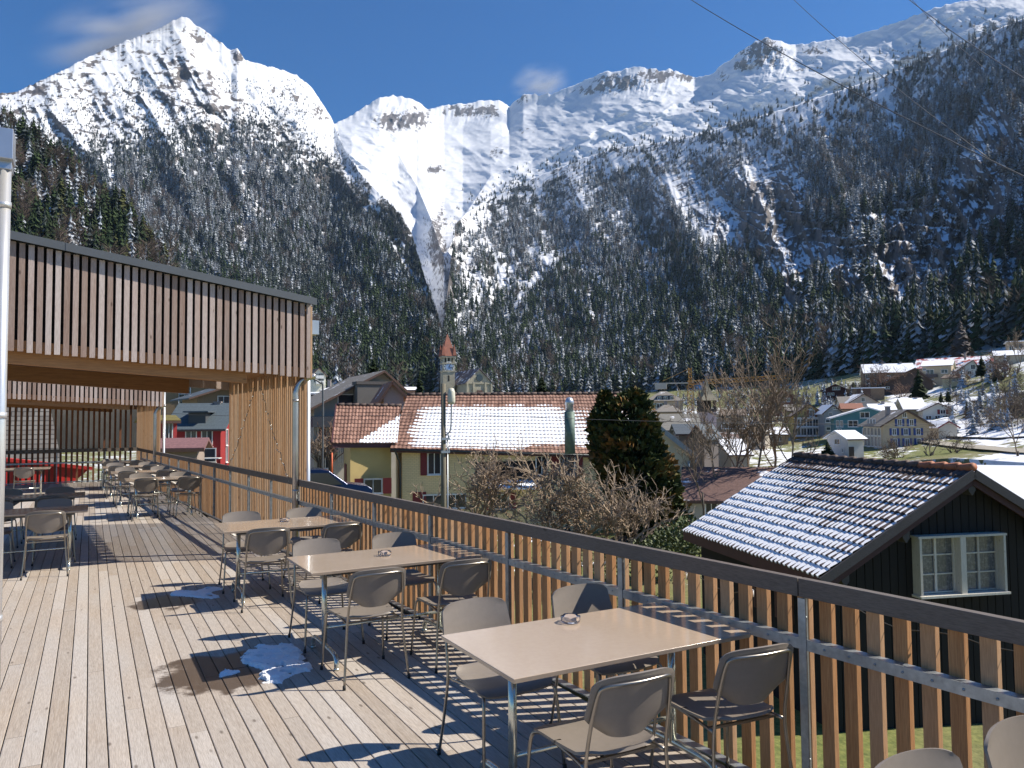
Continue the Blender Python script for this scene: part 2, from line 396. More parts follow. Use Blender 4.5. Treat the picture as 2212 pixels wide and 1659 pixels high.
# --- chair
M_SHELL = simple('taupe_shell', (.21, .18, .15), .42, 0, .05, 30)
M_TUBE = simple('bronze_tube', (.30, .275, .24), .28, .9, .1, 12)
M_RUBBER = simple('black_foot', (.015, .015, .015), .6)
def shell_mesh(name, fn, nu, nv, th):
    """a thin curved plate: fn(u, v) -> point, both faces and the rim"""
    g = np.array([[fn(u, v) for v in np.linspace(0, 1, nv)] for u in np.linspace(0, 1, nu)])
    du = np.gradient(g, axis=0); dv = np.gradient(g, axis=1); n = np.cross(du, dv); n /= np.linalg.norm(n, axis=2, keepdims=True)+1e-9
    A = (g+n*th/2).reshape(-1, 3); B = (g-n*th/2).reshape(-1, 3); F = grid_faces(nu, nv); m = len(A)
    idx = np.arange(m).reshape(nu, nv); loop = list(idx[0, :]) + list(idx[1:, -1]) + list(idx[-1, -2::-1]) + list(idx[-2:0:-1, 0])
    rim = [(loop[i], loop[i]+m, loop[(i+1) % len(loop)]+m, loop[(i+1) % len(loop)]) for i in range(len(loop))]
    me = np_mesh(name, np.concatenate([A, B]), np.concatenate([F, F[:, ::-1]+m, np.array(rim)]), True, {'rnd': np.full(2*m, .5)})
    o = link_mesh(name, me, M_SHELL)
    o.modifiers.new('edge', 'EDGE_SPLIT').split_angle = rad(50)
    return o
def seat_fn(u, v):
    y = .235 - .455*v; hw = (.232 - .045*v)
    e = abs(2*v-1); hw *= (1-.16*max(0, (e-.78)/.22)**2) ; s = 2*u-1
    yy = y - (.018 if v < .5 else -.03)*abs(s)**4
    z = .452 - .016*math.exp(-((v-.62)/.3)**2)*(1-s*s*.6) - .022*max(0, .18-v)/.18*max(0, .18-v)/.18 + .006*s*s + .02*max(0, v-.86)/.14
    return (s*hw, yy, z)
def back_fn(u, v):
    s = 2*u-1; z = .535 + .275*v
    q = min(1, v/.36); hw = .128 + .090*q*q*(3-2*q)**.9 - .020*max(0, v-.36)
    if v < .10: hw *= .86+.14*(v/.10)**.5
    if v > .90: hw -= .020*((v-.90)/.10)**2.5
    zz = z - (.012*abs(s)**6+.008*s*s)*max(0, v-.5)*2 + .020*abs(s)**4*max(0, .5-v)*2
    y = -.215 - .075*v - .035*(1-s*s) + .008
    return (s*hw, y, zz)
def make_chair():
    c = thing('terrace_chair', 'chair', 'chair')
    o = shell_mesh('seat', seat_fn, 13, 15, .012); o.parent = c
    o = shell_mesh('backrest', back_fn, 17, 13, .010); o.parent = c
    r = .0085
    mb = MB(); path = smooth_path([(-.238, -.255, .012), (-.217, -.225, .25), (-.203, -.215, .43), (-.196, -.247, .60), (-.181, -.281, .735), (-.160, -.298, .768), (-.10, -.318, .776), (0, -.328, .777),
                                  (.10, -.318, .776), (.160, -.298, .768), (.181, -.281, .735), (.196, -.247, .60), (.203, -.215, .43), (.217, -.225, .25), (.238, -.255, .012)], 5)
    mb.tube(path, r, 10); mb.build('back_frame', M_TUBE, c)
    for s in (-1, 1):
        mb = MB(); mb.tube(smooth_path([(s*.242, .262, .012), (s*.228, .238, .25), (s*.218, .222, .395), (s*.205, .195, .432), (s*.19, .12, .436), (s*.186, -.05, .428), (s*.2, -.205, .425)], 5), r, 10)
        mb.build('front_leg', M_TUBE, c)
    mb = MB(); mb.bar((-.188, .1, .432), (.188, .1, .432), .016, .012); mb.build('seat_bearer', M_TUBE, c); mb = MB(); mb.bar((-.2, -.16, .424), (.2, -.16, .424), .016, .012); mb.build('seat_bearer', M_TUBE, c)
    mb = MB()
    for (x, y) in ((-.239, -.256), (.239, -.256), (-.243, .263), (.243, .263)): mb.tube([(x, y, 0), (x*.998, y*.998, .028)], .0115, 8)
    mb.build('foot_cap', M_RUBBER, c)
    return c
# --- table
def table_top_mat():
    t = NT('beige_laminate'); v = t.noise(t.obj(), 40, 3, .5); sm = t.noise(t.obj(), 2.3, 4, .6)
    t.p(Base_Color=t.ramp(v, [(.35, (.42, .325, .24)), (.65, (.44, .345, .255))]), Roughness=t.ramp(sm, [(.35, .13), (.75, .26)]), Coat_Weight=.25, Coat_Roughness=.05, Specular_IOR_Level=.5)
    return t.m
M_TOP = table_top_mat(); M_LEG = simple('pale_zinc_leg', (.60, .62, .56), .22, .8, .08)
def make_table():
    t = thing('terrace_table', 'table', 'table')
    mb = MB(); mb.hull([(-.69, -.383, .718), (.69, -.383, .718), (.69, .383, .718), (-.69, .383, .718)], [(-.695, -.388, .742), (.695, -.388, .742), (.695, .388, .742), (-.695, .388, .742)])
    mb.build('table_top', M_TOP, t, bevel=.004)
    for s in (-1, 1):
        mb = MB(); mb.tube([(s*.49, 0, .10), (s*.49, 0, .716)], .021, 14); mb.build('post', M_LEG, t)
        mb = MB(); mb.tube(smooth_path([(s*.49, -.33, .014), (s*.49, -.325, .06), (s*.49, -.28, .097), (s*.49, -.12, .105), (s*.49, .12, .105), (s*.49, .28, .097), (s*.49, .325, .06), (s*.49, .33, .014)], 5), .019, 12)
        mb.tube([(s*.49, -.33, 0), (s*.49, -.33, .016)], .021, 10); mb.tube([(s*.49, .33, 0), (s*.49, .33, .016)], .021, 10)
        mb.build('foot', M_LEG, t)
    mb = MB(); mb.tube([(-.49, 0, .235), (.49, 0, .235)], .013, 10); mb.build('cross_bar', M_LEG, t)
    mb = MB()
    for y in (-.25, .25): mb.box((0, y, .70), (1.1, .03, .034))
    for s in (-1, 1): mb.box((s*.49, 0, .704), (.05, .56, .024))
    mb.build('under_frame', simple('table_frame_dark', (.10, .10, .10), .4, .5), t)
    return t
chair0 = make_chair(); table0 = make_table(); used = []
def put_chair(x, y, rz, label):
    c = chair0 if 'c' not in used else copy_tree(chair0)
    used.append('c'); c.location = (x, y, 0); c.rotation_euler = (0, 0, rz); c['label'] = label; c['group'] = 'taupe chairs on the terrace'
def put_table(x, y, rz, label, chairs, dark=False):
    """chairs: list of (side, dx, extra turn, label)"""
    t = table0 if 't' not in used else copy_tree(table0)
    used.append('t'); t.location = (x, y, 0); t.rotation_euler = (0, 0, rz); t['label'] = label; t['group'] = 'beige tables on the terrace'
    for (side, dx, dy, tw, lab) in chairs:
        put_chair(x+dx, y + (-.50-dy if side == 'n' else .48+dy), (0 if side == 'n' else math.pi)+tw, lab)
    return t
def four(desc, a=-.33, b=.40, dyn=0, dyf=0, tw=(0, 0, 0, 0)):
    return [('n', a, dyn, tw[0], 'taupe chair at the near left of '+desc), ('n', b, dyn, tw[1], 'taupe chair at the near right of '+desc),
            ('f', a-.02, dyf, tw[2], 'taupe chair at the far left of '+desc), ('f', b-.02, dyf, tw[3], 'taupe chair at the far right of '+desc)]
put_table(2.285, 3.30, 0, 'nearest beige table by the railing, its whole top in view, an ashtray on it', four('the nearest railing table', -.30, .42, -.06, -.02, (-.03, -.10, .04, .02)))
put_table(2.115, 6.05, .01, 'second beige table from the front in the row by the railing', four('the second railing table', -.33, .37, .02, 0, (.03, -.02, .02, -.03)))
put_table(1.89, 8.62, -.01, 'third beige table by the railing, just before the rain pipe of the portal', four('the third railing table', -.33, .40, 0, .0, (-.03, .04, -.05, .0)))
put_table(1.315, 17.0, .01, 'beige table in the portal row nearest to the viewer, behind the slatted wall', four('the first table past the slatted wall', -.36, .40, .02))
put_table(1.12, 19.7, 0, 'beige table in the middle of the railing row past the slatted wall', four('the middle table past the slatted wall', -.36, .40, .02, .04))
put_table(.98, 22.2, 0, 'beige table third past the slatted wall, next to the far portal', four('the third table past the slatted wall', -.36, .40))
put_table(.85, 24.9, 0, 'last beige table in the railing row, before the far slat screen', four('the last railing table before the screen', -.3, .36)[:3])
put_table(-.70, 11.62, 0, 'striped shaded beige table on the left, nearest of the left tables', [('n', .25, .02, 0, 'sunlit taupe chair in front of the nearest left table'), ('n', -.48, .03, .05, 'taupe chair cut by the left picture edge at the nearest left table'),
          ('f', .30, .03, .03, 'dark shaded chair behind the nearest left table, right one'), ('f', -.4, .0, 0, 'dark shaded chair behind the nearest left table, left one')])
put_table(-.745, 13.95, 0, 'shaded beige table second from the front on the left', [('n', .27, 0, 0, 'shaded chair in front of the second left table, right one'), ('n', -.42, 0, 0, 'shaded chair in front of the second left table, left one'),
          ('f', .33, 0, 0, 'shaded chair behind the second left table, right one'), ('f', -.40, 0, 0, 'shaded chair behind the second left table, left one')])
put_table(-1.56, 22.9, 0, 'sunlit beige table far back on the left, before the red object behind the screen', [('n', .17, .05, .02, 'sunlit taupe chair at the far left table, right one'), ('n', -.55, .05, 0, 'sunlit taupe chair at the far left table, left one')])
_c = at_z(2195, 1560, .80); put_chair(_c[0]-.02, _c[1]-.30, rad(182), 'chair cut by the lower right corner of the picture with a shadow across its back')
_c = at_z(1955, 1636, .805); put_chair(_c[0], _c[1]-.30, rad(178), 'chair of which only the top of the back rises over the lower picture edge')
# --- ashtrays
def glass_mat():
    t = NT('clear_glass'); t.p(Base_Color=(.97, .97, 1.0), Roughness=.02, Transmission_Weight=1.0, IOR=1.48); return t.m
M_GLASS = glass_mat()
for (x, y, lab) in ((2.30, 3.56, 'clear glass ashtray on the nearest railing table'), (2.13, 6.08, 'clear glass ashtray on the second railing table'), (1.90, 8.72, 'clear glass ashtray on the third railing table')):
    mb = MB(); n = 32; prof = [(0, .0), (.046, 0), (.052, .006), (.054, .034), (.050, .037), (.044, .033), (.040, .013), (.036, .010), (0, .010)]
    mb.lathe(prof, (0, 0, 0), n)
    for i, v in enumerate(mb.v):
        if v[2] > .03:
            a = math.atan2(v[1], v[0]); dip = max(0, math.cos(3*a))**12
            mb.v[i] = (v[0], v[1], v[2]-.010*dip)
    o = mb.build('ashtray', M_GLASS); o.location = (x, y, .7425); tag(o, lab, 'ashtray', 'glass ashtrays on the tables')
# --- melting snow on the boards
def snow_mat(name='snow', rough=.55):
    t = NT(name); o = t.obj(); n = t.noise(o, 60, 5, .7); c = t.noise(o, 5, 4, .6)
    t.p(Base_Color=t.ramp(c, [(.3, (.78, .80, .84)), (.7, (.9, .91, .93))]), Roughness=rough, Subsurface_Weight=0.0).bump(n, .5, .01); return t.m
M_SNOW = snow_mat()
def patch(name, poly_c1, h, label, seed):
    P = np.array([at_z((x/1.58)/1.8228, (2200+y/1.58)/1.8228, 0)[:2] for x, y in poly_c1]); lo = P.min(0)-.02; hi = P.max(0)+.02; n = 120
    gx, gy = np.meshgrid(np.linspace(lo[0], hi[0], n), np.linspace(lo[1], hi[1], n), indexing='ij')
    ins = np.zeros(gx.shape, bool); dist = np.full(gx.shape, 9.0); m = len(P)
    jx = gx + .035*fbm(gx*13, gy*13, 4, seed, .65); jy = gy + .035*fbm(gx*13, gy*13, 4, seed+9, .65)
    for i in range(m):
        a, b = P[i], P[(i+1) % m]; cr = ((a[1] > jy) != (b[1] > jy)) & (jx < (b[0]-a[0])*(jy-a[1])/(b[1]-a[1]+1e-12)+a[0]); ins ^= cr
        d = b-a; t = np.clip(((jx-a[0])*d[0]+(jy-a[1])*d[1])/(d@d), 0, 1); dist = np.minimum(dist, np.hypot(jx-a[0]-t*d[0], jy-a[1]-t*d[1]))
    ins &= (fbm(gx*10, gy*14, 4, seed+21, .65) + dist*2.2 > .02)
    lay = np.floor((fbm(gx*5, gy*9, 4, seed+3)+.6)*4)/4
    z = np.where(ins, np.minimum(dist*.8, h*(.12+1.5*np.clip(lay, 0, .8))) + .003*fbm(gx*40, gy*40, 3, seed+5)*(dist > .01), -.004)
    V = np.stack([gx, gy, z], 2).reshape(-1, 3); F = grid_faces(n, n); k = (V[F][:, :, 2] > -.003).any(1)
    c = V[:, :2].mean(0); V[:, :2] -= c
    o = link_mesh(name, np_mesh(name, V, F[k], False), M_SNOW); o.location = (c[0], c[1], .0025); tag(o, label, 'snow patch', 'snow left on the boards')
patch('snow_patch', [(1555, 575), (1600, 540), (1830, 535), (1850, 555), (1890, 600), (1885, 640), (1940, 665), (1935, 700), (1850, 715), (1770, 745), (1760, 775), (1610, 770), (1600, 735), (1615, 690), (1500, 650), (1490, 620)], .020, 'layered melting snow slab on wet boards beside the second railing table', 2)
patch('snow_patch', [(1355, 738), (1400, 685), (1500, 702), (1440, 728)], .012, 'small crumb of melting snow at the wet edge of the bigger slab', 8)
patch('snow_patch', [(1060, 215), (1100, 200), (1220, 205), (1290, 180), (1370, 178), (1390, 190), (1300, 212), (1380, 240), (1310, 252), (1120, 232), (1065, 230)], .012, 'thin melting snow sheet in the shadow of the third railing table', 13)
# =================================================================== MOUNTAINS
def line(pl, xs, k):
    pl = np.array(pl, float); return np.interp(xs, pl[:, 0], pl[:, k])
class Terrain:
    """a slope between contour lines given as (x, y, distance): real ground at real distances, with relief along the line of sight"""
    def __init__(s, contours, x0, x1, nx, nt, rexp=1.0, relief=None, crest_jag=0.0, seed=0):
        s.x0, s.x1, s.nx, s.nt = x0, x1, nx, nt
        xs = np.linspace(x0, x1, nx); ts = np.linspace(0, 1, nt); m = len(contours)
        CYs = np.stack([line(c, xs, 1) for c in contours]); CRs = np.stack([line(c, xs, 2) for c in contours])
        if crest_jag:
            j = fbm(xs/9, xs*0, 4, seed+40)*.6 + ridged(xs/26, xs*0, 3, seed+41)*.5
            s.jag = -crest_jag*j
        tt = ts*(m-1); i = np.minimum(tt.astype(int), m-2); f = tt-i
        s.Y = (CYs[i].T*(1-f) + CYs[i+1].T*f) + (s.jag[:, None]*(ts**26)[None] if crest_jag else 0); fr = f**rexp
        s.R = (CRs[i].T*(1-fr) + CRs[i+1].T*fr)
        s.X = np.repeat(xs[:, None], nt, 1); s.T = np.repeat(ts[None], nx, 0)
        if relief is not None: s.R = s.R + relief(s.X, s.Y, s.T)
        s.P = at_r(s.X, s.Y, s.R)
        du = np.gradient(s.P, axis=0); dv = np.gradient(s.P, axis=1); n = np.cross(du, dv); n /= np.linalg.norm(n, axis=2, keepdims=True)
        n[n[..., 2] < 0] *= -1; s.N = n
    def build(s, name, mat, attrs, label=None):
        P = s.P; low = P[:, :1].copy(); low[..., 2] = np.minimum(low[..., 2]-30, -25)
        d = P[:, -1:]-CAM; h = np.linalg.norm(d[..., :2], axis=2, keepdims=True)
        back = P[:, -1:] + d/h*np.array([1, 1, 0])*120; back[..., 2] = P[:, -1:, 2]-90
        back2 = P[:, -1:] + d/h*np.array([1, 1, 0])*900; back2[..., 2] = P[:, -1:, 2]*.2
        V = np.concatenate([low, P, back, back2], 1); nv = V.shape[1]
        ext = lambda a: np.concatenate([a[:, :1], a, a[:, -1:], a[:, -1:]], 1).ravel()
        me = np_mesh(name, V.reshape(-1, 3), grid_faces(s.nx, nv)[:, ::-1], True, {k: ext(v) for k, v in attrs.items()})
        o = link_mesh(name, me, mat); return tag(o, kind='structure')
    def sample(s, x, y):
        """surface points seen at (x, y) (nan where the slope does not reach)"""
        u = np.clip((x-s.x0)/(s.x1-s.x0)*(s.nx-1), 0, s.nx-1.001); i = u.astype(int); f = (u-i)[:, None]
        Yc = s.Y[i]*(1-f) + s.Y[i+1]*f; Pc = s.P[i]*(1-f[..., None]) + s.P[i+1]*f[..., None]
        ok = (y <= Yc[:, 0]) & (y >= Yc[:, -1]); k = np.clip((Yc > y[:, None]).sum(1)-1, 0, s.nt-2); a = np.arange(len(x))
        g = np.clip((Yc[a, k]-y)/(Yc[a, k]-Yc[a, k+1]+1e-9), 0, 1)[:, None]
        return Pc[a, k]*(1-g) + Pc[a, k+1]*g, ok
def blobs(X, Y, lst, nz=0):
    m = np.zeros_like(X)
    for (x, y, rx, ry, s) in lst: m = np.maximum(m, s*np.exp(-(((X-x)/rx)**2 + ((Y-y)/ry)**2)*1.2))
    return m
def mountain_mat():
    t = NT('mountain_ground'); o = t.obj()
    rk = t.attr('rock'); fl = t.attr('floor')
    n1 = t.noise(o, .035, 6, .68); n2 = t.noise(o, .011, 5, .6)
    rockc = t.ramp(n1, [(.3, (.045, .042, .045)), (.5, (.11, .10, .10)), (.72, (.21, .185, .165))])
    snow = t.ramp(n2, [(.3, (.62, .65, .70)), (.65, (.74, .755, .78))])
    n3 = t.noise(o, .013, 7, .75)
    m = t.step(t.math('ADD', rk, t.math('ADD', t.math('MULTIPLY', t.math('SUBTRACT', n1, .5), 1.1), t.math('MULTIPLY', t.math('SUBTRACT', n3, .5), 1.2))), .40, .54)
    c = t.mix(m, snow, rockc)
    fm = t.step(t.math('ADD', fl, t.math('MULTIPLY', t.math('SUBTRACT', n1, .5), 1.2)), .30, .62)
    c = t.mix(fm, c, t.ramp(n1, [(.4, (.022, .022, .02)), (.65, (.055, .05, .043)), (.8, (.15, .15, .16))]))
    t.p(Base_Color=c, Roughness=.8, Specular_IOR_Level=.2)
    return t.m
M_MTN = mountain_mat()
# ---- left mountain
L_crest = [(-150, 215, 2900), (0, 203, 3000), (40, 196, 3020), (60, 186, 3050), (110, 165, 3100), (160, 140, 3200), (200, 118, 3300), (260, 94, 3350), (300, 78, 3400), (350, 60, 3450), (375, 44, 3480), (392, 38, 3500), (408, 40, 3500), (420, 52, 3480), (460, 80, 3400), (500, 110, 3350),
           (513, 106, 3340), (530, 132, 3300), (560, 140, 3300), (600, 150, 3350), (640, 162, 3400), (670, 187, 3400), (700, 228, 3350), (720, 264, 3250), (745, 325, 2900), (775, 372, 2600), (810, 408, 2400), (840, 438, 2250), (870, 470, 2100), (890, 508, 1950), (905, 560, 1700), (925, 625, 1400), (945, 682, 1150), (958, 730, 950), (966, 800, 780)]
L_foot = [(-150, 760, 560), (0, 740, 600), (300, 800, 650), (700, 865, 700), (966, 862, 720)]
def L_relief(X, Y, T):
    w = np.sin(np.clip(T, 0, 1)*math.pi)**.6
    a = ridged((X-.55*(Y-40))/170, Y/400, 3, 1)*200 + ridged(X/60-Y/110, Y/75, 3, 2)*75 + fbm(X/15, Y/12, 4, 3)*26
    return -a*w*(.45+.55*T)
TL = Terrain([L_foot, L_crest], -150, 966, 620, 330, .92, L_relief, 5, 1)
TLy = np.array([(-150, 330), (0, 325), (120, 318), (200, 300), (300, 262), (380, 262), (470, 240), (540, 232), (600, 262), (650, 290), (700, 318), (760, 372), (830, 432), (900, 540), (966, 760)], float)
def L_forest(x, y):
    tl = np.interp(x, TLy[:, 0], TLy[:, 1]); n = fbm(x/38, y/60, 4, 21)
    d = sstep(-115, 55, y-tl+n*130)**1.3
    d *= np.clip(.70+1.4*fbm(x/17, y/14, 3, 22)+.35, 0, 1)
    d *= 1-.92*np.exp(-(((x-(238+.02*(y-330)))/9)**2))*(y < 470)*(y > 300)
    d *= 1-.9*np.exp(-(((x-525)/16)**2 + ((y-520)/45)**2)); d *= 1-.85*np.exp(-(((x-510)/34)**2+((y-595)/17)**2))
    d *= 1-.9*np.exp(-((y-(520+(x-840)*1.45))/11)**2)*(x > 835)*(x < 925)
    g = ridged(x/60+y/500, y/400, 2, 33); d *= 1-.65*sstep(.62, .9, g)*(y < 500)
    return np.clip(d, 0, 1)
X, Y = TL.X, TL.Y
slope = 1-TL.N[..., 2]
ridge_x = np.interp(Y, [38, 100, 170, 230, 300, 420], [398, 430, 490, 560, 660, 800])          # the bare rib that parts the stony flank from the smooth snow
west = sstep(25, -35, X-ridge_x)
Lrock = .02 + (slope-.40)*.8 + west*(.33+.36*ridged(X/24+Y/50, Y/14, 3, 8)*sstep(60, 150, Y)+.20*fbm(X/9, Y/7, 3, 9)) + (1-west)*(.06+.16*fbm(X/14, Y/10, 3, 10)) + blobs(X, Y, [(430, 78, 20, 22, .55), (512, 128, 16, 26, .6), (640, 215, 34, 40, .45), (692, 240, 22, 34, .55), (590, 195, 10, 40, .45), (610, 210, 10, 46, .4), (470, 110, 20, 24, .3), (400, 60, 14, 16, .3), (30, 200, 60, 16, .3), (840, 530, 25, 40, .5), (730, 400, 60, 50, .45)])*(.6+.8*ridged(X/8+Y/30, Y/18, 3, 12))
TL.build('left_mountain', M_MTN, {'rock': Lrock, 'floor': L_forest(X, Y)*.95*(.45+.55*sstep(330, 520, Y+fbm(X/50, Y/50, 3, 5)*120))})
# ---- snowy bowl and skyline behind
C_crest = [(640, 320, 6400), (700, 275, 6400), (730, 264, 6720), (760, 250, 6880), (790, 230, 7040), (820, 213, 7040), (850, 207, 7200), (880, 213, 7200), (905, 222, 7200), (925, 236, 7360), (960, 230, 7520), (1000, 224, 7520), (1060, 217, 7520), (1085, 221, 7520), (1100, 231, 7520), (1130, 202, 7360), (1160, 206, 7200), (1200, 201, 6880), (1250, 181, 6720), (1300, 158, 6400), (1345, 152, 6240),
           (1375, 145, 6160), (1410, 152, 6080), (1450, 150, 6080), (1500, 168, 5920), (1530, 164, 5600), (1560, 142, 5440), (1600, 114, 5280), (1630, 92, 5280), (1655, 82, 5200), (1690, 90, 5120), (1720, 100, 5120), (1760, 92, 4960), (1850, 78, 4640), (1950, 44, 4320), (2000, 24, 4160), (2060, 7, 4000), (2212, -15, 3680), (2400, -80, 3360)]
C_foot = [(640, 470, 4000), (800, 580, 3200), (900, 720, 2320), (960, 810, 1440), (1000, 720, 2320), (1030, 600, 3200), (1100, 520, 3760), (1300, 430, 3760), (1500, 390, 3600), (1700, 330, 3440), (1900, 270, 3280), (2100, 190, 2960), (2400, 80, 2640)]
C_mid = [(640, 400, 4960), (760, 330, 5600), (860, 330, 5920), (900, 400, 5280), (930, 470, 4320), (960, 560, 3200), (1000, 470, 4480), (1060, 380, 5280), (1150, 330, 5600), (1300, 280, 5280), (1500, 240, 4720), (1700, 190, 4320), (1900, 140, 3920), (2100, 80, 3520), (2400, -10, 3120)]
def C_relief(X, Y, T):
    w = np.sin(np.clip(T, 0, 1)*math.pi)**.5
    pk = blobs(X, Y, [(870, 250, 70, 40, 1), (1010, 250, 90, 25, .8), (1370, 180, 90, 30, 1), (1650, 130, 80, 40, 1)])
    a = fbm(X/120 + Y/160, Y/55, 3, 51)*130 + ridged(X/75 - Y/80, Y/38, 3, 52)*55 + fbm(X/16, Y/8, 4, 53)*20 + pk*ridged(X/12 + Y/40, Y/34, 4, 54)*75
    rib = sstep(980, 1120, X)*ridged((X-.62*Y)/260, (.62*X+Y)/46, 3, 57)*95 + sstep(960, 820, X)*ridged((X+.8*Y)/200, (Y-.8*X)/60, 2, 58)*60
    return -(a+rib)*w
TC = Terrain([C_foot, C_mid, C_crest], 640, 2400, 900, 300, .9, C_relief, 6, 7)
X, Y = TC.X, TC.Y; slope = 1-TC.N[..., 2]
Cb = blobs(X, Y, [(865, 262, 75, 30, 1.0), (905, 255, 50, 32, .8), (800, 262, 22, 20, .5), (1000, 240, 85, 20, .85), (1060, 240, 45, 22, .8), (1130, 215, 25, 20, .6), (1290, 195, 70, 18, .7), (1345, 178, 80, 26, .95), (1420, 163, 60, 20, 1.1), (1480, 168, 30, 14, 1.0), (1650, 115, 62, 42, 1.0), (1600, 140, 32, 22, .8), (1760, 108, 50, 16, .8), (1560, 165, 30, 20, .5), (940, 366, 30, 15, .8), (1075, 330, 32, 20, .65), (1140, 285, 50, 22, .45), (1180, 300, 60, 14, .4), (950, 520, 36, 130, .75), (1000, 470, 60, 50, .45), (1750, 150, 120, 30, .42), (1950, 120, 130, 40, .5), (2120, 60, 90, 40, .5), (1500, 235, 70, 14, .5), (1250, 330, 120, 30, .3), (1000, 600, 42, 110, .8), (820, 520, 20, 60, .5), (970, 700, 40, 60, .6)])
Crock = -.10 + (slope-.42)*.35 + .12*fbm(X/9, Y/5, 3, 59) + Cb*(.75+.80*ridged(X/7+Y/26, Y/17, 3, 57)*.9+.25*fbm(X/5, Y/5, 3, 58))
TC.build('snow_bowl', M_MTN, {'rock': Crock, 'floor': np.zeros_like(X)})
# ---- right mountain, in the shade
R_crest = [(950, 790, 950), (957, 720, 1250), (966, 640, 1650), (976, 550, 2250), (985, 485, 2750), (1010, 458, 3100), (1060, 432, 3400), (1130, 396, 3500), (1200, 366, 3450), (1260, 342, 3380), (1330, 320, 3250), (1420, 310, 3080), (1500, 294, 2900), (1600, 264, 2720), (1700, 234, 2550), (1800, 200, 2370), (1900, 168, 2200), (2000, 126, 2020), (2100, 86, 1860), (2212, 40, 1700), (2450, -60, 1430)]
R_foot = [(950, 862, 930), (1100, 866, 960), (1300, 860, 820), (1500, 842, 680), (1700, 832, 560), (1900, 800, 470), (2000, 775, 440), (2212, 745, 390), (2450, 700, 340)]
R_mid = [(950, 826, 940), (985, 680, 1700), (1100, 640, 2150), (1300, 580, 2100), (1500, 530, 1830), (1700, 480, 1560), (1900, 430, 1320), (2212, 350, 1020), (2450, 290, 860)]
def R_relief(X, Y, T):
    w = np.sin(np.clip(T, 0, 1)*math.pi)**.6
    a = ridged(X/190 - Y/420, Y/420, 3, 61)*130 + ridged(X/52 - Y/160, Y/120, 4, 62)*55 + fbm(X/13 - Y/40, Y/16, 4, 63)*20
    cl = blobs(X, Y, [(1700, 480, 150, 110, 1), (1950, 500, 220, 130, 1), (1850, 620, 260, 90, .8)])
    st = np.floor((Y/46 + fbm(X/70, Y/70, 3, 65)*1.3))*1.0; a = a + cl*(Y/46+fbm(X/70, Y/70, 3, 65)*1.3-st)*-75 + cl*ridged(X/21+Y/110, Y/60, 3, 66)*50
    return -a*w
TR = Terrain([R_foot, R_mid, R_crest], 950, 2450, 840, 380, 1.0, R_relief, 3, 13)
X, Y = TR.X, TR.Y; slope = 1-TR.N[..., 2]
def cliff(x, y): return blobs(x, y, [(1560, 480, 70, 60, .7), (1990, 640, 200, 90, .8), (2150, 300, 80, 90, .6), (1480, 400, 50, 40, .6), (1650, 430, 95, 85, 1), (1740, 540, 110, 70, .9), (1940, 560, 190, 110, .9), (2120, 430, 120, 110, .75), (2130, 620, 110, 110, .7), (1720, 660, 60, 60, .5)])
def R_forest(x, y):
    n = fbm(x/42, y/42, 4, 71)
    up = y-np.interp(x, np.array(R_crest)[:, 0], np.array(R_crest)[:, 1]); d = .86 + n*.75 - .75*sstep(75, 20, up)*sstep(.02, .2, fbm(x/26, y/20, 3, 78))*sstep(1900, 1700, x) - 1.0*sstep(.13, .46, cliff(x, y)+n*.5) - .6*sstep(.5, .8, ridged(x/38-y/80, y/150, 3, 72))*(y < 660)
    d *= 1-.72*sstep(1560, 1760, x)*sstep(190, 40, up)*sstep(-.35, .05, fbm(x/34, y/26, 3, 79)+.1); d *= np.clip(.62+1.5*fbm(x/17, y/13, 3, 80)+.35, 0, 1)
    d *= 1-.93*np.exp(-((x-(1555-(y-790)*.85))/(15+(y-740)*.1))**2)*(y > 735)*(y < 850)
    d *= 1-.8*np.exp(-((x-(1130+(640-y)*.75))/13)**2)*(y > 540)*(y < 660)
    d *= 1-.8*np.exp(-((x-(1205+(560-y)*1.2))/9)**2)*(y > 480)*(y < 590)
    d *= 1-.75*blobs(x, y, [(995, 700, 22, 60, 1), (1010, 600, 22, 60, .9), (1275, 330, 16, 50, .9), (1190, 832, 30, 24, 1), (1375, 350, 60, 14, .6), (1580, 330, 80, 12, .6)])
    return np.clip(d, 0, 1)
Rrock = .52 + (slope-.45)*.9 + .30*cliff(X, Y) - .25*np.maximum(0, fbm(X/30+Y/50, Y/11, 3, 75)) + .12*fbm(X/12-Y/40, Y/40, 3, 76)
TR.build('right_mountain', M_MTN, {'rock': Rrock, 'floor': R_forest(X, Y)*(.80+.3*fbm(X/60, Y/60, 3, 77))*(.55+.45*sstep(300, 520, Y+.13*(X-1000)))})
# ---- near wooded hill on the left
N_crest = [(-220, 190, 820), (0, 262, 780), (30, 262, 780), (60, 278, 760), (100, 318, 740), (150, 350, 720), (200, 412, 680), (250, 458, 650), (300, 505, 610), (350, 560, 570), (385, 612, 540), (420, 680, 510)]
N_foot = [(-220, 800, 330), (0, 800, 330), (420, 820, 360)]
TN = Terrain([N_foot, N_crest], -220, 420, 200, 120, .95, lambda X, Y, T: -ridged(X/90, Y/90, 3, 81)*40*np.sin(T*math.pi), 0, 17)
TN.build('near_hill', M_MTN, {'rock': np.full(TN.X.shape, .9), 'floor': np.full(TN.X.shape, 1.0)})
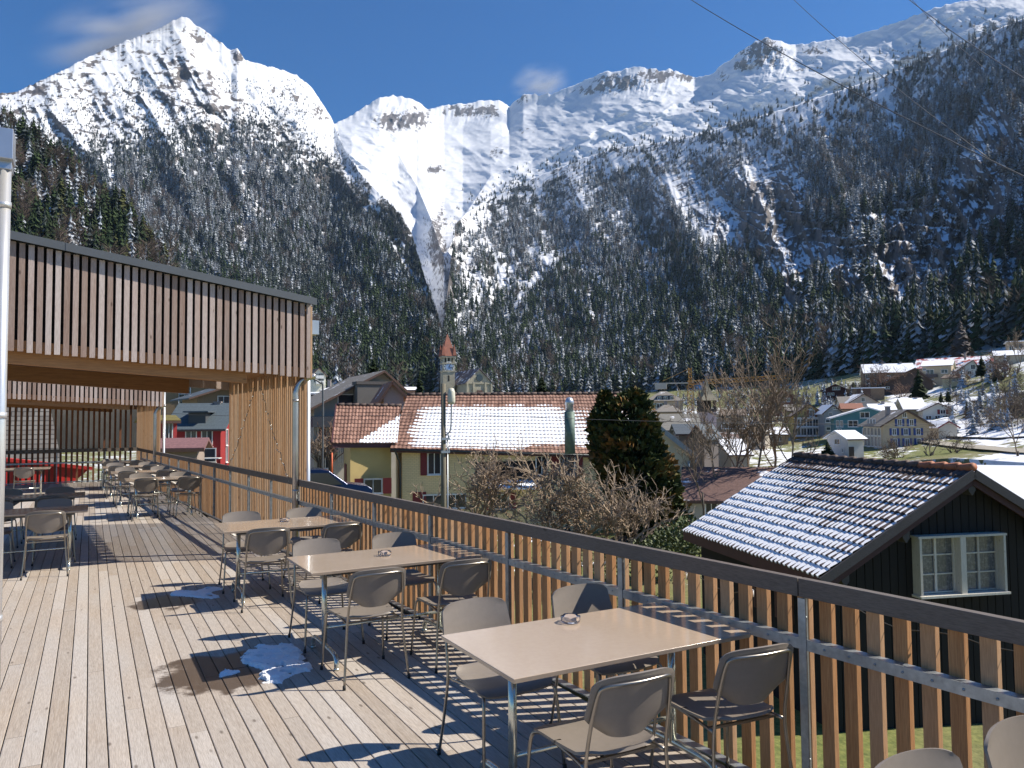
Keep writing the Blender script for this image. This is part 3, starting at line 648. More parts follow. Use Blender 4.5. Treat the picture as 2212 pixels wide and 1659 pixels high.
# ---- village slope on the right and valley floor
E_c = [[(700, 1025, 100), (1250, 1010, 100), (1500, 1010, 105), (1900, 1000, 112), (2060, 990, 108), (2212, 1000, 95), (2450, 1010, 80)],
       [(700, 965, 205), (1250, 945, 205), (1700, 950, 172), (1900, 935, 158), (2060, 918, 160), (2212, 900, 150), (2450, 880, 138)],
       [(700, 915, 340), (1250, 892, 340), (1700, 882, 285), (1870, 858, 236), (2000, 848, 228), (2212, 792, 225), (2450, 770, 214)],
       [(700, 880, 800), (1250, 858, 840), (1500, 838, 690), (1700, 828, 565), (1900, 795, 475), (2000, 770, 445), (2212, 740, 395), (2450, 695, 345)]]
TE = Terrain(E_c, 700, 2450, 420, 160, 1.0, lambda X, Y, T: fbm(X/40, Y/14, 3, 91)*3*np.sin(T*math.pi), 0, 19)
def meadow_mat():
    t = NT('meadow'); o = t.obj(); s = t.attr('snow')
    n = t.noise(o, .55, 6, .7); n2 = t.noise(o, .12, 4, .6); n3 = t.noise(o, 6, 3, .6)
    g = t.mix(t.ramp(n2, [(.4, 0.0), (.75, 1.0)]), t.ramp(n3, [(.3, (.07, .095, .015)), (.7, (.19, .20, .045))]), t.ramp(n3, [(.3, (.15, .125, .06)), (.7, (.25, .21, .115))]))
    m = t.step(t.math('ADD', s, t.math('MULTIPLY', t.math('SUBTRACT', n, .5), 1.6)), .42, .58)
    t.p(Base_Color=t.mix(m, g, (.80, .82, .86)), Roughness=.85).bump(n3, .6, .05); return t.m
M_MEADOW = meadow_mat()
X, Y = TE.X, TE.Y
Esnow = -.35*sstep(885, 868, Y)*sstep(1880, 1800, X)*sstep(835, 850, Y) + .42 + .3*fbm(X/60, Y/16, 3, 95) + blobs(X, Y, [(2120, 935, 110, 26, .45), (2050, 880, 60, 16, .3), (1990, 860, 40, 10, .25), (2200, 990, 90, 14, .5), (1750, 985, 60, 10, .3), (1560, 800, 40, 40, .5)]) - blobs(X, Y, [(2060, 957, 60, 8, .7), (2170, 850, 40, 40, .45), (2050, 975, 70, 12, .6), (1930, 905, 30, 8, .4), (1850, 1000, 120, 10, .4)])  # first term thins the snow: darker bare ground stands in for shade and brush
TE.build('village_slope', M_MEADOW, {'snow': Esnow})
def ground_z(r, az):
    """valley floor: lawn just below the terrace, falling away a little"""
    return np.interp(r, [0, 9, 17, 30, 58, 110, 400, 9000], [-4.9, -4.9, -5.0, -5.6, -6.8, -7.5, -9, -16])
rr = np.concatenate([np.linspace(0, 40, 60), np.geomspace(42, 7000, 90)]); aa = np.linspace(0, 2*math.pi, 241)
RR, AA = np.meshgrid(rr, aa, indexing='ij'); Z = ground_z(RR, AA) + fbm(RR*np.cos(AA)/6, RR*np.sin(AA)/6, 3, 99)*.12*(RR > 3)
V = np.stack([RR*np.sin(AA), RR*np.cos(AA), Z], 2)
S = .02 + .30*fbm(V[..., 0]/5, V[..., 1]/5, 3, 98) + .35*sstep(25, 60, RR)
tag(link_mesh('ground', np_mesh('ground', V.reshape(-1, 3), grid_faces(len(rr), len(aa))[:, ::-1], True, {'snow': S.ravel()}), M_MEADOW), kind='structure')
# =================================================================== FOREST
def conifer(seed, tiers=8, fronds=7, width=.20, droop=.35, bare=.10, rough=.25):
    """unit-height conifer: dark core and ragged drooping fronds"""
    g = np.random.default_rng(seed); V = []; F = []
    for i in range(tiers):
        t = i/(tiers-1); z = bare + (1-bare)*(.97*t**.92); r = width*(1-t)**.82*(.85+.3*g.random()) + .012; n = max(4, int(fronds*(1-.45*t))); a0 = g.random()*6.28
        h = (1-bare)/tiers
        for k in range(n):
            a = a0+6.283*k/n+g.normal()*.18; l = r*(1+g.normal()*rough); w = l*(.34+.14*g.random()); c, s_ = math.cos(a), math.sin(a)
            b = len(V); zz = z+g.normal()*h*.25
            V += [(0, 0, zz+h*.75), (c*l*.6-s_*w, s_*l*.6+c*w, zz-droop*l*.25), (c*l, s_*l, zz-droop*l-h*.25*g.random()), (c*l*.6+s_*w, s_*l*.6-c*w, zz-droop*l*.25)]
            F += [(b, b+1, b+2), (b, b+2, b+3)]
    b = len(V); n = 5
    for k in range(n): V.append((width*.33*math.cos(6.283*k/n), width*.33*math.sin(6.283*k/n), bare*.6))
    V.append((0, 0, 1.0)); F += [(b+k, b+(k+1) % n, b+n) for k in range(n)]
    b = len(V)
    for z, q in ((0, .016), (bare+.15, .012)):
        for k in range(3): V.append((q*math.cos(2.1*k), q*math.sin(2.1*k), z))
    F += [f for k in range(3) for f in ((b+k, b+(k+1) % 3, b+3+(k+1) % 3), (b+k, b+3+(k+1) % 3, b+3+k))]
    return np.array(V), np.array(F)
def bare_tree(seed, n=46):
    """unit-height leafless tree: trunk and a haze of thin twigs"""
    g = np.random.default_rng(seed); V = []; F = []
    def seg(p, q, a, b_):
        p = np.array(p); q = np.array(q); d = q-p; u = np.cross(d, (.3, .5, .8)); u /= np.linalg.norm(u)+1e-9; v = np.cross(d, u); v /= np.linalg.norm(v)+1e-9; b = len(V)
        for c, w in ((p, a), (q, b_)):
            for k in range(3): V.append(c+w*(math.cos(2.094*k)*u+math.sin(2.094*k)*v))
        for k in range(3): F.append((b+k, b+(k+1) % 3, b+3+(k+1) % 3)); F.append((b+k, b+3+(k+1) % 3, b+3+k))
    seg((0, 0, 0), (.01, 0, .5), .016, .009); seg((.01, 0, .5), (0, .01, .95), .009, .003)
    for i in range(n):
        z = .22+.7*g.random()**.8; a = g.random()*6.28; l = (.12+.20*g.random())*(1.15-z*.6); q = np.array([math.cos(a)*l, math.sin(a)*l, z+l*(.5+.5*g.random())]); seg((0, 0, z), q, .006, .003)
        for j in range(3):
            a2 = a+g.normal()*.8; m = np.array([0, 0, z])*(1-.6)+q*.6 if j == 0 else q; m2 = m+np.array([math.cos(a2), math.sin(a2), .7+.5*g.random()])*.09*(.6+g.random()); seg(m, m2, .004, .002)
    return np.array(V), np.array(F)
def tree_mat(name, lo, hi, frost, fcol=(.62, .66, .72)):
    t = NT(name); r = t.n('ShaderNodeObjectInfo').outputs['Random']; o = t.obj()
    n = t.noise(o, 9, 3, .6); c = t.mix(t.math('ADD', t.math('MULTIPLY', r, .75), t.math('MULTIPLY', n, .25)), lo, hi)
    if frost:
        up = t.n('ShaderNodeSeparateXYZ', {0: t.geo('Normal')}).outputs[2]; up = t.math('ABSOLUTE', up)
        f = t.math('MULTIPLY', t.step(t.math('ADD', t.math('MULTIPLY', up, .5), t.noise(o, 14, 2, .6)), .5, .95), t.n('ShaderNodeMapRange', {0: r, 3: frost*.5, 4: min(1, frost*1.3)}).outputs[0])
        c = t.mix(f, c, fcol)
    t.p(Base_Color=c, Roughness=.8, Specular_IOR_Level=.15); return t.m
M_T = [tree_mat('needles_green', (.018, .034, .014), (.046, .070, .026), 0), tree_mat('needles_dark', (.009, .017, .013), (.022, .036, .024), .10), tree_mat('needles_dusted', (.018, .031, .030), (.040, .060, .055), .6), tree_mat('needles_frosted', (.07, .095, .115), (.17, .215, .26), .85), tree_mat('bare_wood', (.075, .058, .045), (.15, .115, .095), .0), tree_mat('bare_frosted', (.13, .135, .15), (.25, .26, .29), .3)]
protos = bpy.data.collections.new('tree_kinds'); PK = {}
def proto(key, name, VF, mat):
    me = np_mesh(name, VF[0], VF[1]); me.materials.append(mat); o = bpy.data.objects.new(f'{len(PK):02d}_{name}', me); protos.objects.link(o); PK[key] = PK.get(key, []) + [len(protos.objects)-1]
for i in range(3): proto('green', 'far_conifer', conifer(10+i, 9, 8, .215+.025*i), M_T[0])
for i in range(3): proto('dark', 'far_dark_conifer', conifer(20+i, 8, 7, .21+.03*i), M_T[1])
for i in range(3): proto('dusted', 'far_dusted_conifer', conifer(30+i, 9, 7, .20+.02*i), M_T[2])
for i in range(3): proto('frost', 'far_frosted_conifer', conifer(40+i, 8, 7, .20+.02*i), M_T[3])
for i in range(2): proto('bare', 'far_bare_tree', bare_tree(50+i), M_T[4])
for i in range(2): proto('barefrost', 'far_rimed_tree', bare_tree(60+i, 40), M_T[5])
def scatter(name, P, H, idx):
    me = bpy.data.meshes.new(name); me.vertices.add(len(P)); me.vertices.foreach_set('co', np.asarray(P, np.float32).ravel())
    set_attr(me, 'h', H); set_attr(me, 'rz', RNG.random(len(P))*6.283)
    a = me.attributes.new('kind_index', 'INT', 'POINT'); a.data.foreach_set('value', np.asarray(idx, np.int32))
    o = link_mesh(name, me, None); tag(o, kind='stuff')
    g = bpy.data.node_groups.new(name, 'GeometryNodeTree'); g.interface.new_socket('Geometry', in_out='INPUT', socket_type='NodeSocketGeometry'); g.interface.new_socket('Geometry', in_out='OUTPUT', socket_type='NodeSocketGeometry')
    N = g.nodes.new; i = N('NodeGroupInput'); out = N('NodeGroupOutput'); ip = N('GeometryNodeInstanceOnPoints'); ci = N('GeometryNodeCollectionInfo')
    ci.inputs[0].default_value = protos; ci.inputs['Separate Children'].default_value = True; ci.inputs['Reset Children'].default_value = True
    def na(nm, ty):
        x = N('GeometryNodeInputNamedAttribute'); x.data_type = ty; x.inputs[0].default_value = nm; return x.outputs[0]
    cx = N('ShaderNodeCombineXYZ'); L = g.links.new; L(na('rz', 'FLOAT'), cx.inputs[2]); cs = N('ShaderNodeCombineXYZ'); h = na('h', 'FLOAT')
    for k in range(3): L(h, cs.inputs[k])
    L(i.outputs[0], ip.inputs['Points']); L(ci.outputs[0], ip.inputs['Instance']); ip.inputs['Pick Instance'].default_value = True
    L(na('kind_index', 'INT'), ip.inputs['Instance Index']); L(cx.outputs[0], ip.inputs['Rotation']); L(cs.outputs[0], ip.inputs['Scale']); L(ip.outputs[0], out.inputs[0])
    o.modifiers.new('trees', 'NODES').node_group = g; return o
def pick(keys, probs):
    """keys per tree from probability rows"""
    pr = np.stack(np.broadcast_arrays(*[np.asarray(p, float) for p in probs]), 1); pr = pr/pr.sum(1, keepdims=True); u = RNG.random(len(pr)); k = (u[:, None] > np.cumsum(pr, 1)).sum(1).clip(0, len(keys)-1)
    return np.array([RNG.choice(PK[keys[j]]) for j in k])
def wood_on(T, name, n, x0, x1, y0, y1, dens, hgt, keys, probs, extra=None):
    x = x0+(x1-x0)*RNG.random(n); y = y0+(y1-y0)*RNG.random(n); k = RNG.random(n) < dens(x, y); x, y = x[k], y[k]
    P, ok = T.sample(x, y); x, y, P = x[ok], y[ok], P[ok]; P[:, 2] -= .5
    r = np.hypot(P[:, 0], P[:, 1]); H = hgt(x, y, r)*(.48+.80*RNG.random(len(x))**1.3)
    return scatter(name, P, H, pick(keys, probs(x, y)))
def Lp(x, y):
    n = fbm(x/55, y/70, 4, 111); tl = np.interp(x, TLy[:, 0], TLy[:, 1]); up = y-tl
    low = sstep(430, 640, y + .25*(x-500) + n*130)
    green = .10+1.3*low*sstep(-.1, .3, -n+.1); dark = 1.6*sstep(110, 20, up)+.45*low + .25; dust = .9*(1-low*.6); fr = 1.5*(1-low)*sstep(60, 140, up)*sstep(-.25, .25, n); bare = .03+.06*low+.7*low*sstep(.12, .35, n)*sstep(600, 720, y); bf = .12*(1-low)*sstep(60, 140, up)
    return [green, dark, dust, fr, bare, bf]
KEYS = ['green', 'dark', 'dusted', 'frost', 'bare', 'barefrost']
def Lh(x, y, r): return 9+19*sstep(-40, 160, y-np.interp(x, TLy[:, 0], TLy[:, 1]))
wood_on(TL, 'left_mountain_forest', 46000, -100, 966, 170, 865, L_forest, Lh, KEYS, Lp)
def Rp(x, y):
    n = fbm(x/60, y/60, 4, 121); c = np.interp(x, np.array(R_crest)[:, 0], np.array(R_crest)[:, 1]); up = y-c
    low = sstep(480, 650, y+.10*(x-1200)+n*150); east = sstep(1500, 1800, x)
    green = .05+1.5*low; dark = 1.7*sstep(75, 10, up)*sstep(2050, 1900, x)+.4*low+.25*east+.1; dust = .9+0*x; fr = 1.9*(1-low)*sstep(10, 90, up+n*60)*(1-.35*east*sstep(300, 420, y)); bare = .05*low+.6*low*sstep(.08, .3, n)+.25*east*(1-low)*sstep(300, 380, y)*sstep(.0, .2, n); bf = .15*(1-low)+.5*sstep(1800, 2000, x)*sstep(330, 200, y)
    return [green, dark, dust, fr, bare, bf]
wood_on(TR, 'right_mountain_forest', 76000, 950, 2400, 20, 866, R_forest, lambda x, y, r: 22+2*sstep(300, 500, y)-3*sstep(1900, 2200, x), KEYS, Rp)
# scattered trees above the woods
x = np.concatenate([RNG.uniform(980, 1330, 260), RNG.uniform(1330, 2150, 240)]); c = np.interp(x, np.array(R_crest)[:, 0], np.array(R_crest)[:, 1]); y = c - RNG.exponential(14, len(x)) - 2
P, ok = TC.sample(x, y); k = ok & (fbm(x/25, y/25, 3, 131) > .0); scatter('treeline_trees', P[k], 17+12*RNG.random(k.sum()), np.array([RNG.choice(PK['dark']) for _ in range(k.sum())]))
x = RNG.uniform(868, 1030, 2600); y = RNG.uniform(470, 760, 2600); P, ok = TC.sample(x, y); k = ok & (fbm(x/16, y/34, 3, 133) + .25*sstep(950, 1000, x) - .10*sstep(960, 900, x) > .10)
scatter('gully_brush', P[k], 5+9*RNG.random(k.sum()), np.array([RNG.choice(PK['bare']+PK['barefrost']+PK['dark'][:1]) for _ in range(k.sum())]))
# wood on the near hill
def Np(x, y):
    n = fbm(x/40, y/40, 3, 141); b = sstep(.13, .30, n); return [1.5*(1-b)+.25, .6*(1-b)+.1, 0*x+.001, 0*x+.001, .04+1.2*b, 0*x+.001]
wood_on(TN, 'near_hill_wood', 3600, -200, 420, 230, 800, lambda x, y: np.ones_like(x), lambda x, y, r: 19+0*x, KEYS, Np)
# =================================================================== VILLAGE
KS = {'D': (0, 0, 1/1.8228), '7': (2700, 1250, 2.765), '8': (3300, 1250, 2.765), '4': (1200, 1250, 1.952), '5': (2000, 1400, 2.074), '3': (600, 1400, 2.765), 'r': (500, 1440, 2.069)}
def kx(k, x): a = KS[k]; return (a[0]+x/a[2])/1.8228
def ky(k, y): a = KS[k]; return (a[1]+y/a[2])/1.8228
_mc = {}
def wallmat(c):
    if ('w', c) not in _mc: _mc['w', c] = simple('render_wall', c, .85, 0, .10, .7, .25, .02)
    return _mc['w', c]
def roofmat(c, cover, rows=3.2, thr=.5):
    key = ('r', c, cover)
    if key not in _mc:
        t = NT('roof_covering'); o = t.obj(); n = t.noise(o, .45, 5, .62); n2 = t.noise(o, 9, 3, .6)
        z = t.n('ShaderNodeSeparateXYZ', {0: o}).outputs[2]; ln = t.math('FRACT', t.math('MULTIPLY', z, rows))
        base = t.mix(t.ramp(ln, [(.0, .6), (.16, 0.0)]), t.ramp(n2, [(.3, tuple(q*.7 for q in c)), (.7, tuple(min(1, q*1.25) for q in c))]), tuple(q*.4 for q in c))
        m = t.step(t.math('ADD', n, t.math('MULTIPLY', ln, -.06)), 1.02-cover, 1.09-cover)
        t.p(Base_Color=t.mix(m, base, (.84, .86, .90)), Roughness=.8).bump(ln, .3, .03); _mc[key] = t.m
    return _mc[key]
M_FRAME = simple('white_window_frame', (.72, .72, .70), .5); M_TRIM = simple('brown_trim', (.10, .055, .04), .7)
def pane_mat(name, c, r=.08):
    t = NT(name); t.p(Base_Color=c, Roughness=r, Specular_IOR_Level=.7); return t.m
M_PANE = pane_mat('window_pane', (.03, .035, .045))
SHUT = {}
def shutmat(c):
    if c not in SHUT: SHUT[c] = simple('shutter_paint', c, .6, 0, .1, 8)
    return SHUT[c]
def window(root, p, ux, w, h, shut=None, sash=1, frame=None, n=None):
    """a framed window with its pane on the wall plane; p: centre, ux: unit vector along the wall"""
    ux = np.array(ux, float); nn = np.cross(ux, (0, 0, 1.0)) if n is None else np.array(n, float); p = np.array(p, float); fw = min(.09, w*.13)
    mb = MB(); A = (ux, nn, (0, 0, 1))
    for s in (-1, 1):
        mb.box(p+ux*s*(w-fw)/2+nn*.03, (fw, .09, h), ax=A); mb.box(p+np.array([0, 0, s*(h-fw)/2])+nn*.03, (w-2*fw, .09, fw), ax=A)
    for k in range(sash): mb.box(p+ux*((k+1)/(sash+1)-.5)*w+nn*.025, (fw*.7, .06, h-2*fw), ax=A)
    mb.box(p-np.array([0, 0, h/2+.03])+nn*.07, (w+.12, .16, .06), ax=A)
    f = mb.build('window', frame or M_FRAME, root)
    MB().box(p+nn*.012, (w-2*fw, .02, h-2*fw), ax=A).build('pane', M_PANE, f)
    if shut:
        for s in (-1, 1): MB().box(p+ux*s*(w/2+w*.24+.02)+nn*.03, (w*.46, .05, h*1.04), ax=A).build('shutter', shutmat(shut), root)
def slab4(mb, a, b, c, d, t):
    T = [np.array(q, float) for q in (a, b, c, d)]; B = [q-np.array([0, 0, t]) for q in T]; mb.hull(B, T)
def house(k, xl, xr, yb, ye, yr, r, turn, style, d, wall, roof, label, wins=(), ap=.5, oh=.45, chim=None, name='house', cat='house', under=None, deep=3.0, extra=None, group='village houses'):
    xl, xr, yb, ye, yr = kx(k, xl), kx(k, xr), ky(k, yb), ky(k, ye), ky(k, yr)
    P = at_r((xl+xr)/2, yb, r); b = math.atan2(P[0], P[1]); dep = (P-CAM)@CF
    tr = rad(turn); w = (xr-xl)/FPX*dep/max(.3, math.cos(tr)); h = (yb-ye)/FPX*dep; rh = (ye-yr)/FPX*dep
    root = thing(name, label, cat, tuple(P), -b+tr, group); mw = wallmat(wall); x0, x1 = -w/2, w/2; xa = x0+w*ap
    mb = MB()
    if style == 'gy': mb.add([(x0, 0, -deep), (x1, 0, -deep), (x1, 0, h), (xa, 0, h+rh), (x0, 0, h), (x0, d, -deep), (x1, d, -deep), (x1, d, h), (xa, d, h+rh), (x0, d, h)], [(0, 1, 2, 3, 4), (9, 8, 7, 6, 5), (0, 4, 9, 5), (1, 6, 7, 2), (2, 7, 8, 3), (3, 8, 9, 4)])
    elif style == 'gx': mb.add([(x0, 0, -deep), (x1, 0, -deep), (x1, 0, h), (x0, 0, h), (x0, d, -deep), (x1, d, -deep), (x1, d, h), (x0, d, h), (x0, d/2, h+rh), (x1, d/2, h+rh)], [(0, 1, 2, 3), (5, 4, 7, 6), (0, 3, 8, 7, 4), (1, 5, 6, 9, 2), (3, 2, 9, 8), (6, 7, 8, 9)])
    else: mb.box((0, d/2, (h-deep)/2), (w, d, h+deep))
    mb.build('wall', mw, root)
    mb = MB(); t = .16; e = .03
    if style == 'gy':
        for s, xe in ((-1, x0), (1, x1)):
            run = abs(xe-xa); sl = rh/max(run, .1); zo = h-sl*oh+t+e
            slab4(mb, (xa, -oh, h+rh+t+e), (xa, d+oh, h+rh+t+e), (xe+s*oh, d+oh, zo), (xe+s*oh, -oh, zo), t)
    elif style == 'gx':
        sl = rh/(d/2)
        for s, y in ((-1, 0), (1, d)): slab4(mb, (x0-oh, d/2, h+rh+t+e), (x1+oh, d/2, h+rh+t+e), (x1+oh, y+s*oh, h-sl*oh+t+e), (x0-oh, y+s*oh, h-sl*oh+t+e), t)
    elif style == 'hip':
        q = min(w, d)*.42; A = (x0-oh, -oh, h); B_ = (x1+oh, -oh, h); C_ = (x1+oh, d+oh, h); D_ = (x0-oh, d+oh, h); r0 = (x0+q, d/2, h+rh); r1 = (x1-q, d/2, h+rh)
        dz = np.array([0, 0, .15]); mb.add([A, B_, C_, D_]+[tuple(np.array(v)+dz) for v in (A, B_, C_, D_, r0, r1)], [(3, 2, 1, 0), (0, 1, 5, 4), (1, 2, 6, 5), (2, 3, 7, 6), (3, 0, 4, 7), (4, 5, 9, 8), (5, 6, 9), (6, 7, 8, 9), (7, 4, 8)])
    elif style == 'flat': mb.box((0, d/2, h+.12), (w+2*oh, d+2*oh, .24))
    rf = mb.build('roof', roof, root)
    if style in ('gy', 'gx'):
        mb = MB()
        if style == 'gy':
            for s, xe in ((-1, x0), (1, x1)):
                sl = rh/max(abs(xe-xa), .1); mb.bar((xa, -oh-.02, h+rh-.02+t/2), (xe+s*oh, -oh-.02, h-sl*oh-.02+t/2), .05, .2)
        else: mb.box((0, -oh-.03, h-rh/(d/2)*oh+.06), (w+2*oh, .06, .16))
        mb.build('eaves_board', under or M_TRIM, root)
    for wn in wins:
        f, cx, cy, ww, hh = wn[:5]; sh = wn[5] if len(wn) > 5 else None; z = (yb-ky(k, cy))/FPX*dep
        if f == 'f': window(root, (x0+(kx(k, cx)-xl)/(xr-xl)*w, 0, z), (1, 0, 0), ww, hh, sh, n=(0, -1, 0))
        elif f == 'l': window(root, (x0, d*(1-cx), z), (0, -1, 0), ww, hh, sh, n=(-1, 0, 0))
        elif f == 'r': window(root, (x1, d*cx, z), (0, 1, 0), ww, hh, sh, n=(1, 0, 0))
        elif f == 'd': MB().box((x0+(kx(k, cx)-xl)/(xr-xl)*w, -.02, z), (ww, .06, hh)).build('door', shutmat(sh or (.10, .06, .04)), root)
    for c in (chim or ()):
        xx = x0+c[0]*w; yy = c[1]*d; mb = MB(); mb.box((xx, yy, h+rh*.9+c[2]/2-.3), (.6, .6, c[2]+.6)); mb.box((xx, yy, h+rh*.9+c[2]+.02), (.75, .75, .1)); mb.build('chimney', wallmat((.30, .26, .24)), rf)
    if extra: extra(root, w, h, rh, d, dep, mw)
    return root
SN = roofmat((.20, .13, .10), .85); SN2 = roofmat((.20, .16, .14), .62); BR = roofmat((.20, .155, .12), .40); RT = roofmat((.28, .12, .075), .42); GREY = roofmat((.21, .19, .165), .44); SLATE = roofmat((.075, .095, .115), .40); REDM = roofmat((.34, .055, .045), .60); FULL = roofmat((.3, .3, .3), 1.1)
BLUE = (.025, .06, .22); DR = (.16, .015, .018); GRN = (.03, .07, .03); BWN = (.11, .05, .03)
# ---- houses on the right-hand slope (crop coordinates of the photograph)
house('8', 525, 975, 1560, 1165, 1015, 135, 24, 'gy', 7.6, (.50, .40, .27), GREY, 'tall beige house with blue shutters and a snow-edged gable roof',
      [('f', 690, 1145, .72, 1.05, BLUE), ('f', 805, 1145, .72, 1.05, BLUE), ('f', 635, 1245, .72, 1.05, BLUE), ('f', 748, 1245, .72, 1.05, BLUE), ('f', 868, 1245, .72, 1.05, BLUE), ('f', 640, 1360, .72, 1.2, BLUE), ('f', 757, 1360, .72, 1.2, BLUE), ('f', 872, 1360, .72, 1.2, BLUE), ('f', 740, 1063, .7, .8), ('d', 640, 1525, .9, 1.3, (.22, .03, .03))] +
      [('l', v, cy, 1.0, h_) for v in (.12, .30, .48, .66, .84) for cy, h_ in ((1245, 1.3), (1355, 1.7))] + [('l', v, 1145, .9, 1.3) for v in (.3, .45, .6)] + [('l', v, 1510, .5, .9) for v in (.15, .4, .65)], chim=[(.3, .4, .9)], oh=.7)
house('8', 122, 275, 1545, 1322, 1244, 121, 34, 'gx', 5.2, (.60, .58, .56), roofmat((.35, .35, .36), .80), 'narrow white annex with a bright snowy roof beside the beige house with blue shutters',
      [('d', 152, 1480, .8, 1.9, (.05, .035, .03)), ('l', .5, 1357, 1.4, .9), ('l', .25, 1460, .5, .6), ('l', .75, 1450, .5, .6)])
house('8', -9, 640, 1330, 1088, 985, 152, 6, 'gy', 9, (.055, .17, .20), SN2, 'teal blue house with a low snowy gable roof', [('f', 180, 1155, 1.7, 1.2), ('f', 300, 1062, 1.6, 1.1), ('f', 25, 1155, .5, 1.2), ('f', 65, 1155, .5, 1.2), ('f', 305, 1245, 1.2, 1.2), ('f', 40, 1235, .8, .8)], ap=.52, oh=.8, under=M_FRAME)
house('8', 945, 1238, 1130, 1010, 937, 176, 12, 'gy', 8, (.60, .58, .52), SN2, 'white house with small red shutters under a snowy gable', [('f', 1138, 1028, 1.0, .9, DR), ('f', 1000, 1100, 1.1, 1.2), ('f', 1085, 1100, 1.0, 1.2), ('f', 1158, 1100, 1.0, 1.2), ('f', 1135, 970, .4, .5)])
house('8', 745, 940, 1120, 997, 880, 180, 12, 'gx', 9, (.36, .33, .24), SN, 'olive house wing with a broad snow-covered roof and a skylight', [('f', 905, 1060, .9, 1.0)], chim=[(.8, .5, .5)])
house('8', 1112, 1287, 1300, 1195, 1137, 141, 30, 'gy', 6.4, (.56, .52, .43), SN, 'low cream garage with snowy roof and red gable edge', (), under=shutmat((.25, .03, .03)), name='garage', cat='garage', oh=.35)
house('8', 1412, 1578, 985, 906, 872, 192, -10, 'gx', 3.5, (.42, .34, .24), FULL, 'beige garden shed with thick snow on its roof, lower of the two slope sheds', (), name='shed', cat='shed', oh=.3)
house('8', 1680, 1890, 980, 880, 828, 186, 12, 'gx', 4, (.46, .43, .36), FULL, 'pale shed with a long snowy roof above the snow field', [('f', 1690, 915, .3, .8)], name='shed', cat='shed', oh=.4)
house('8', 320, 810, 790, 597, 497, 262, 8, 'gx', 10, (.17, .125, .085), SN, 'large brown shingled house with snowy roof and small skylights at the wood edge', [('f', x, y, 1.2, 1.5) for x in (350, 432) for y in (635, 693, 747)] + [('f', 552, 657, 1.2, 1.5), ('f', 515, 693, 1.0, 1.5)], chim=[(.4, .5, .8), (.78, .5, .8)])
house('8', 520, 1000, 800, 705, 556, 238, 4, 'gy', 9, (.085, .06, .05), SN2, 'dark wooden barn with one long slanting snowy roof', [('f', 560, 760, 1.2, .7)], ap=.66, oh=.9, name='barn', cat='barn')
house('8', 940, 1216, 680, 525, 461, 248, -6, 'gx', 9, (.44, .37, .25), SN, 'beige house with balcony under a bright snow roof', [('f', 1012, 595, 2.0, 1.6), ('f', 1150, 590, 1.7, 1.1), ('f', 1012, 658, 2.0, .9), ('f', 930+30, 560, .8, .8)], extra=lambda R, w, h, rh, d, dep, m: MB().box((-w*.23, -.5, h*.30), (3.6, 1.0, .9)).build('balcony', shutmat((.05, .045, .05)), R))
house('8', 880, 1650, 640, 540, 425, 284, -8, 'gx', 14, (.40, .30, .22), REDM, 'long building with a red metal roof half under snow', (), chim=[(.62, .25, 1.6)])
house('8', 1308, 1540, 640, 585, 470, 242, 10, 'gy', 9, (.62, .62, .60), SN2, 'white house with a steep snowy gable beside the red roof', [('f', 1465, 540, 1.1, 1.3), ('f', 1430, 602, 1.0, 1.0), ('f', 1500, 602, 1.0, 1.0)], ap=.68)
house('8', 1570, 1740, 610, 548, 470, 246, 20, 'gy', 7, (.30, .32, .38), SN, 'small blue-grey house with snowy gable, rightmost beside the red roof', [('f', 1655, 540, .9, 1.2)])
house('8', 1150, 1335, 742, 660, 623, 226, -20, 'gx', 5, (.50, .44, .28), BR, 'small cream outbuilding with two little windows below the beige balcony house', [('f', 1262, 680, .9, .7), ('f', 1305, 680, .9, .7)], name='shed', cat='shed', oh=.3)
house('8', 1870, 2120, 352, 262, 236, 272, 5, 'flat', 7, (.46, .36, .25), FULL, 'beige flat-roofed house high on the slope at the right edge', [('f', 1975, 308, 2.2, 1.4), ('f', 1905, 330, 1.2, 1.4)])
house('8', 1745, 2130, 425, 408, 352, 262, 5, 'gx', 7, (.42, .36, .27), FULL, 'low snow-roofed garage below the flat-roofed house', (), name='garage', cat='garage')
house('8', 180, 488, 835, 772, 760, 226, 4, 'flat', 5, (.22, .15, .10), FULL, 'low carport with a thin snowy roof below the brown shingled house', [('d', 285, 812, 3.4, 2.2, (.12, .06, .04))], name='carport', cat='carport', oh=.3)
house('7', 1190, 1515, 1355, 1060, 950, 171, 8, 'gy', 9, (.52, .37, .13), BR, 'yellow gabled house with a two-storey white glass veranda', [('f', 1382, 1045, 1.0, 1.4, (.25, .10, .05)), ('f', 1365, 992, .9, .4), ('f', 1452, 1120, .9, 1.0, (.25, .10, .05)), ('f', 1458, 1215, .9, .8)], oh=.7,
      extra=lambda R, w, h, rh, d, dep, m: ([MB().box((-w*.12, -.8, z), (w*.74, 1.5, .25)).build('veranda_slab', M_FRAME, R) for z in (h*.22, h*.55, h*.88)], [window(R, (-w*.40+i*w*.187, -1.3, z), (1, 0, 0), w*.18, h*.27, n=(0, -1, 0)) for i in range(4) for z in (h*.38, h*.71)]))
house('7', 1520, 1700, 1310, 1035, 955, 166, 14, 'gy', 8, (.27, .29, .31), SN, 'grey gabled house between the yellow veranda house and the teal one', [('f', 1585, 1055, .6, .9), ('f', 1577, 1128, 1.7, .6), ('f', 1580, 1210, 1.7, .7), ('f', 1640, 1220, .9, 1.3), ('f', 1635, 990, .9, .4)])
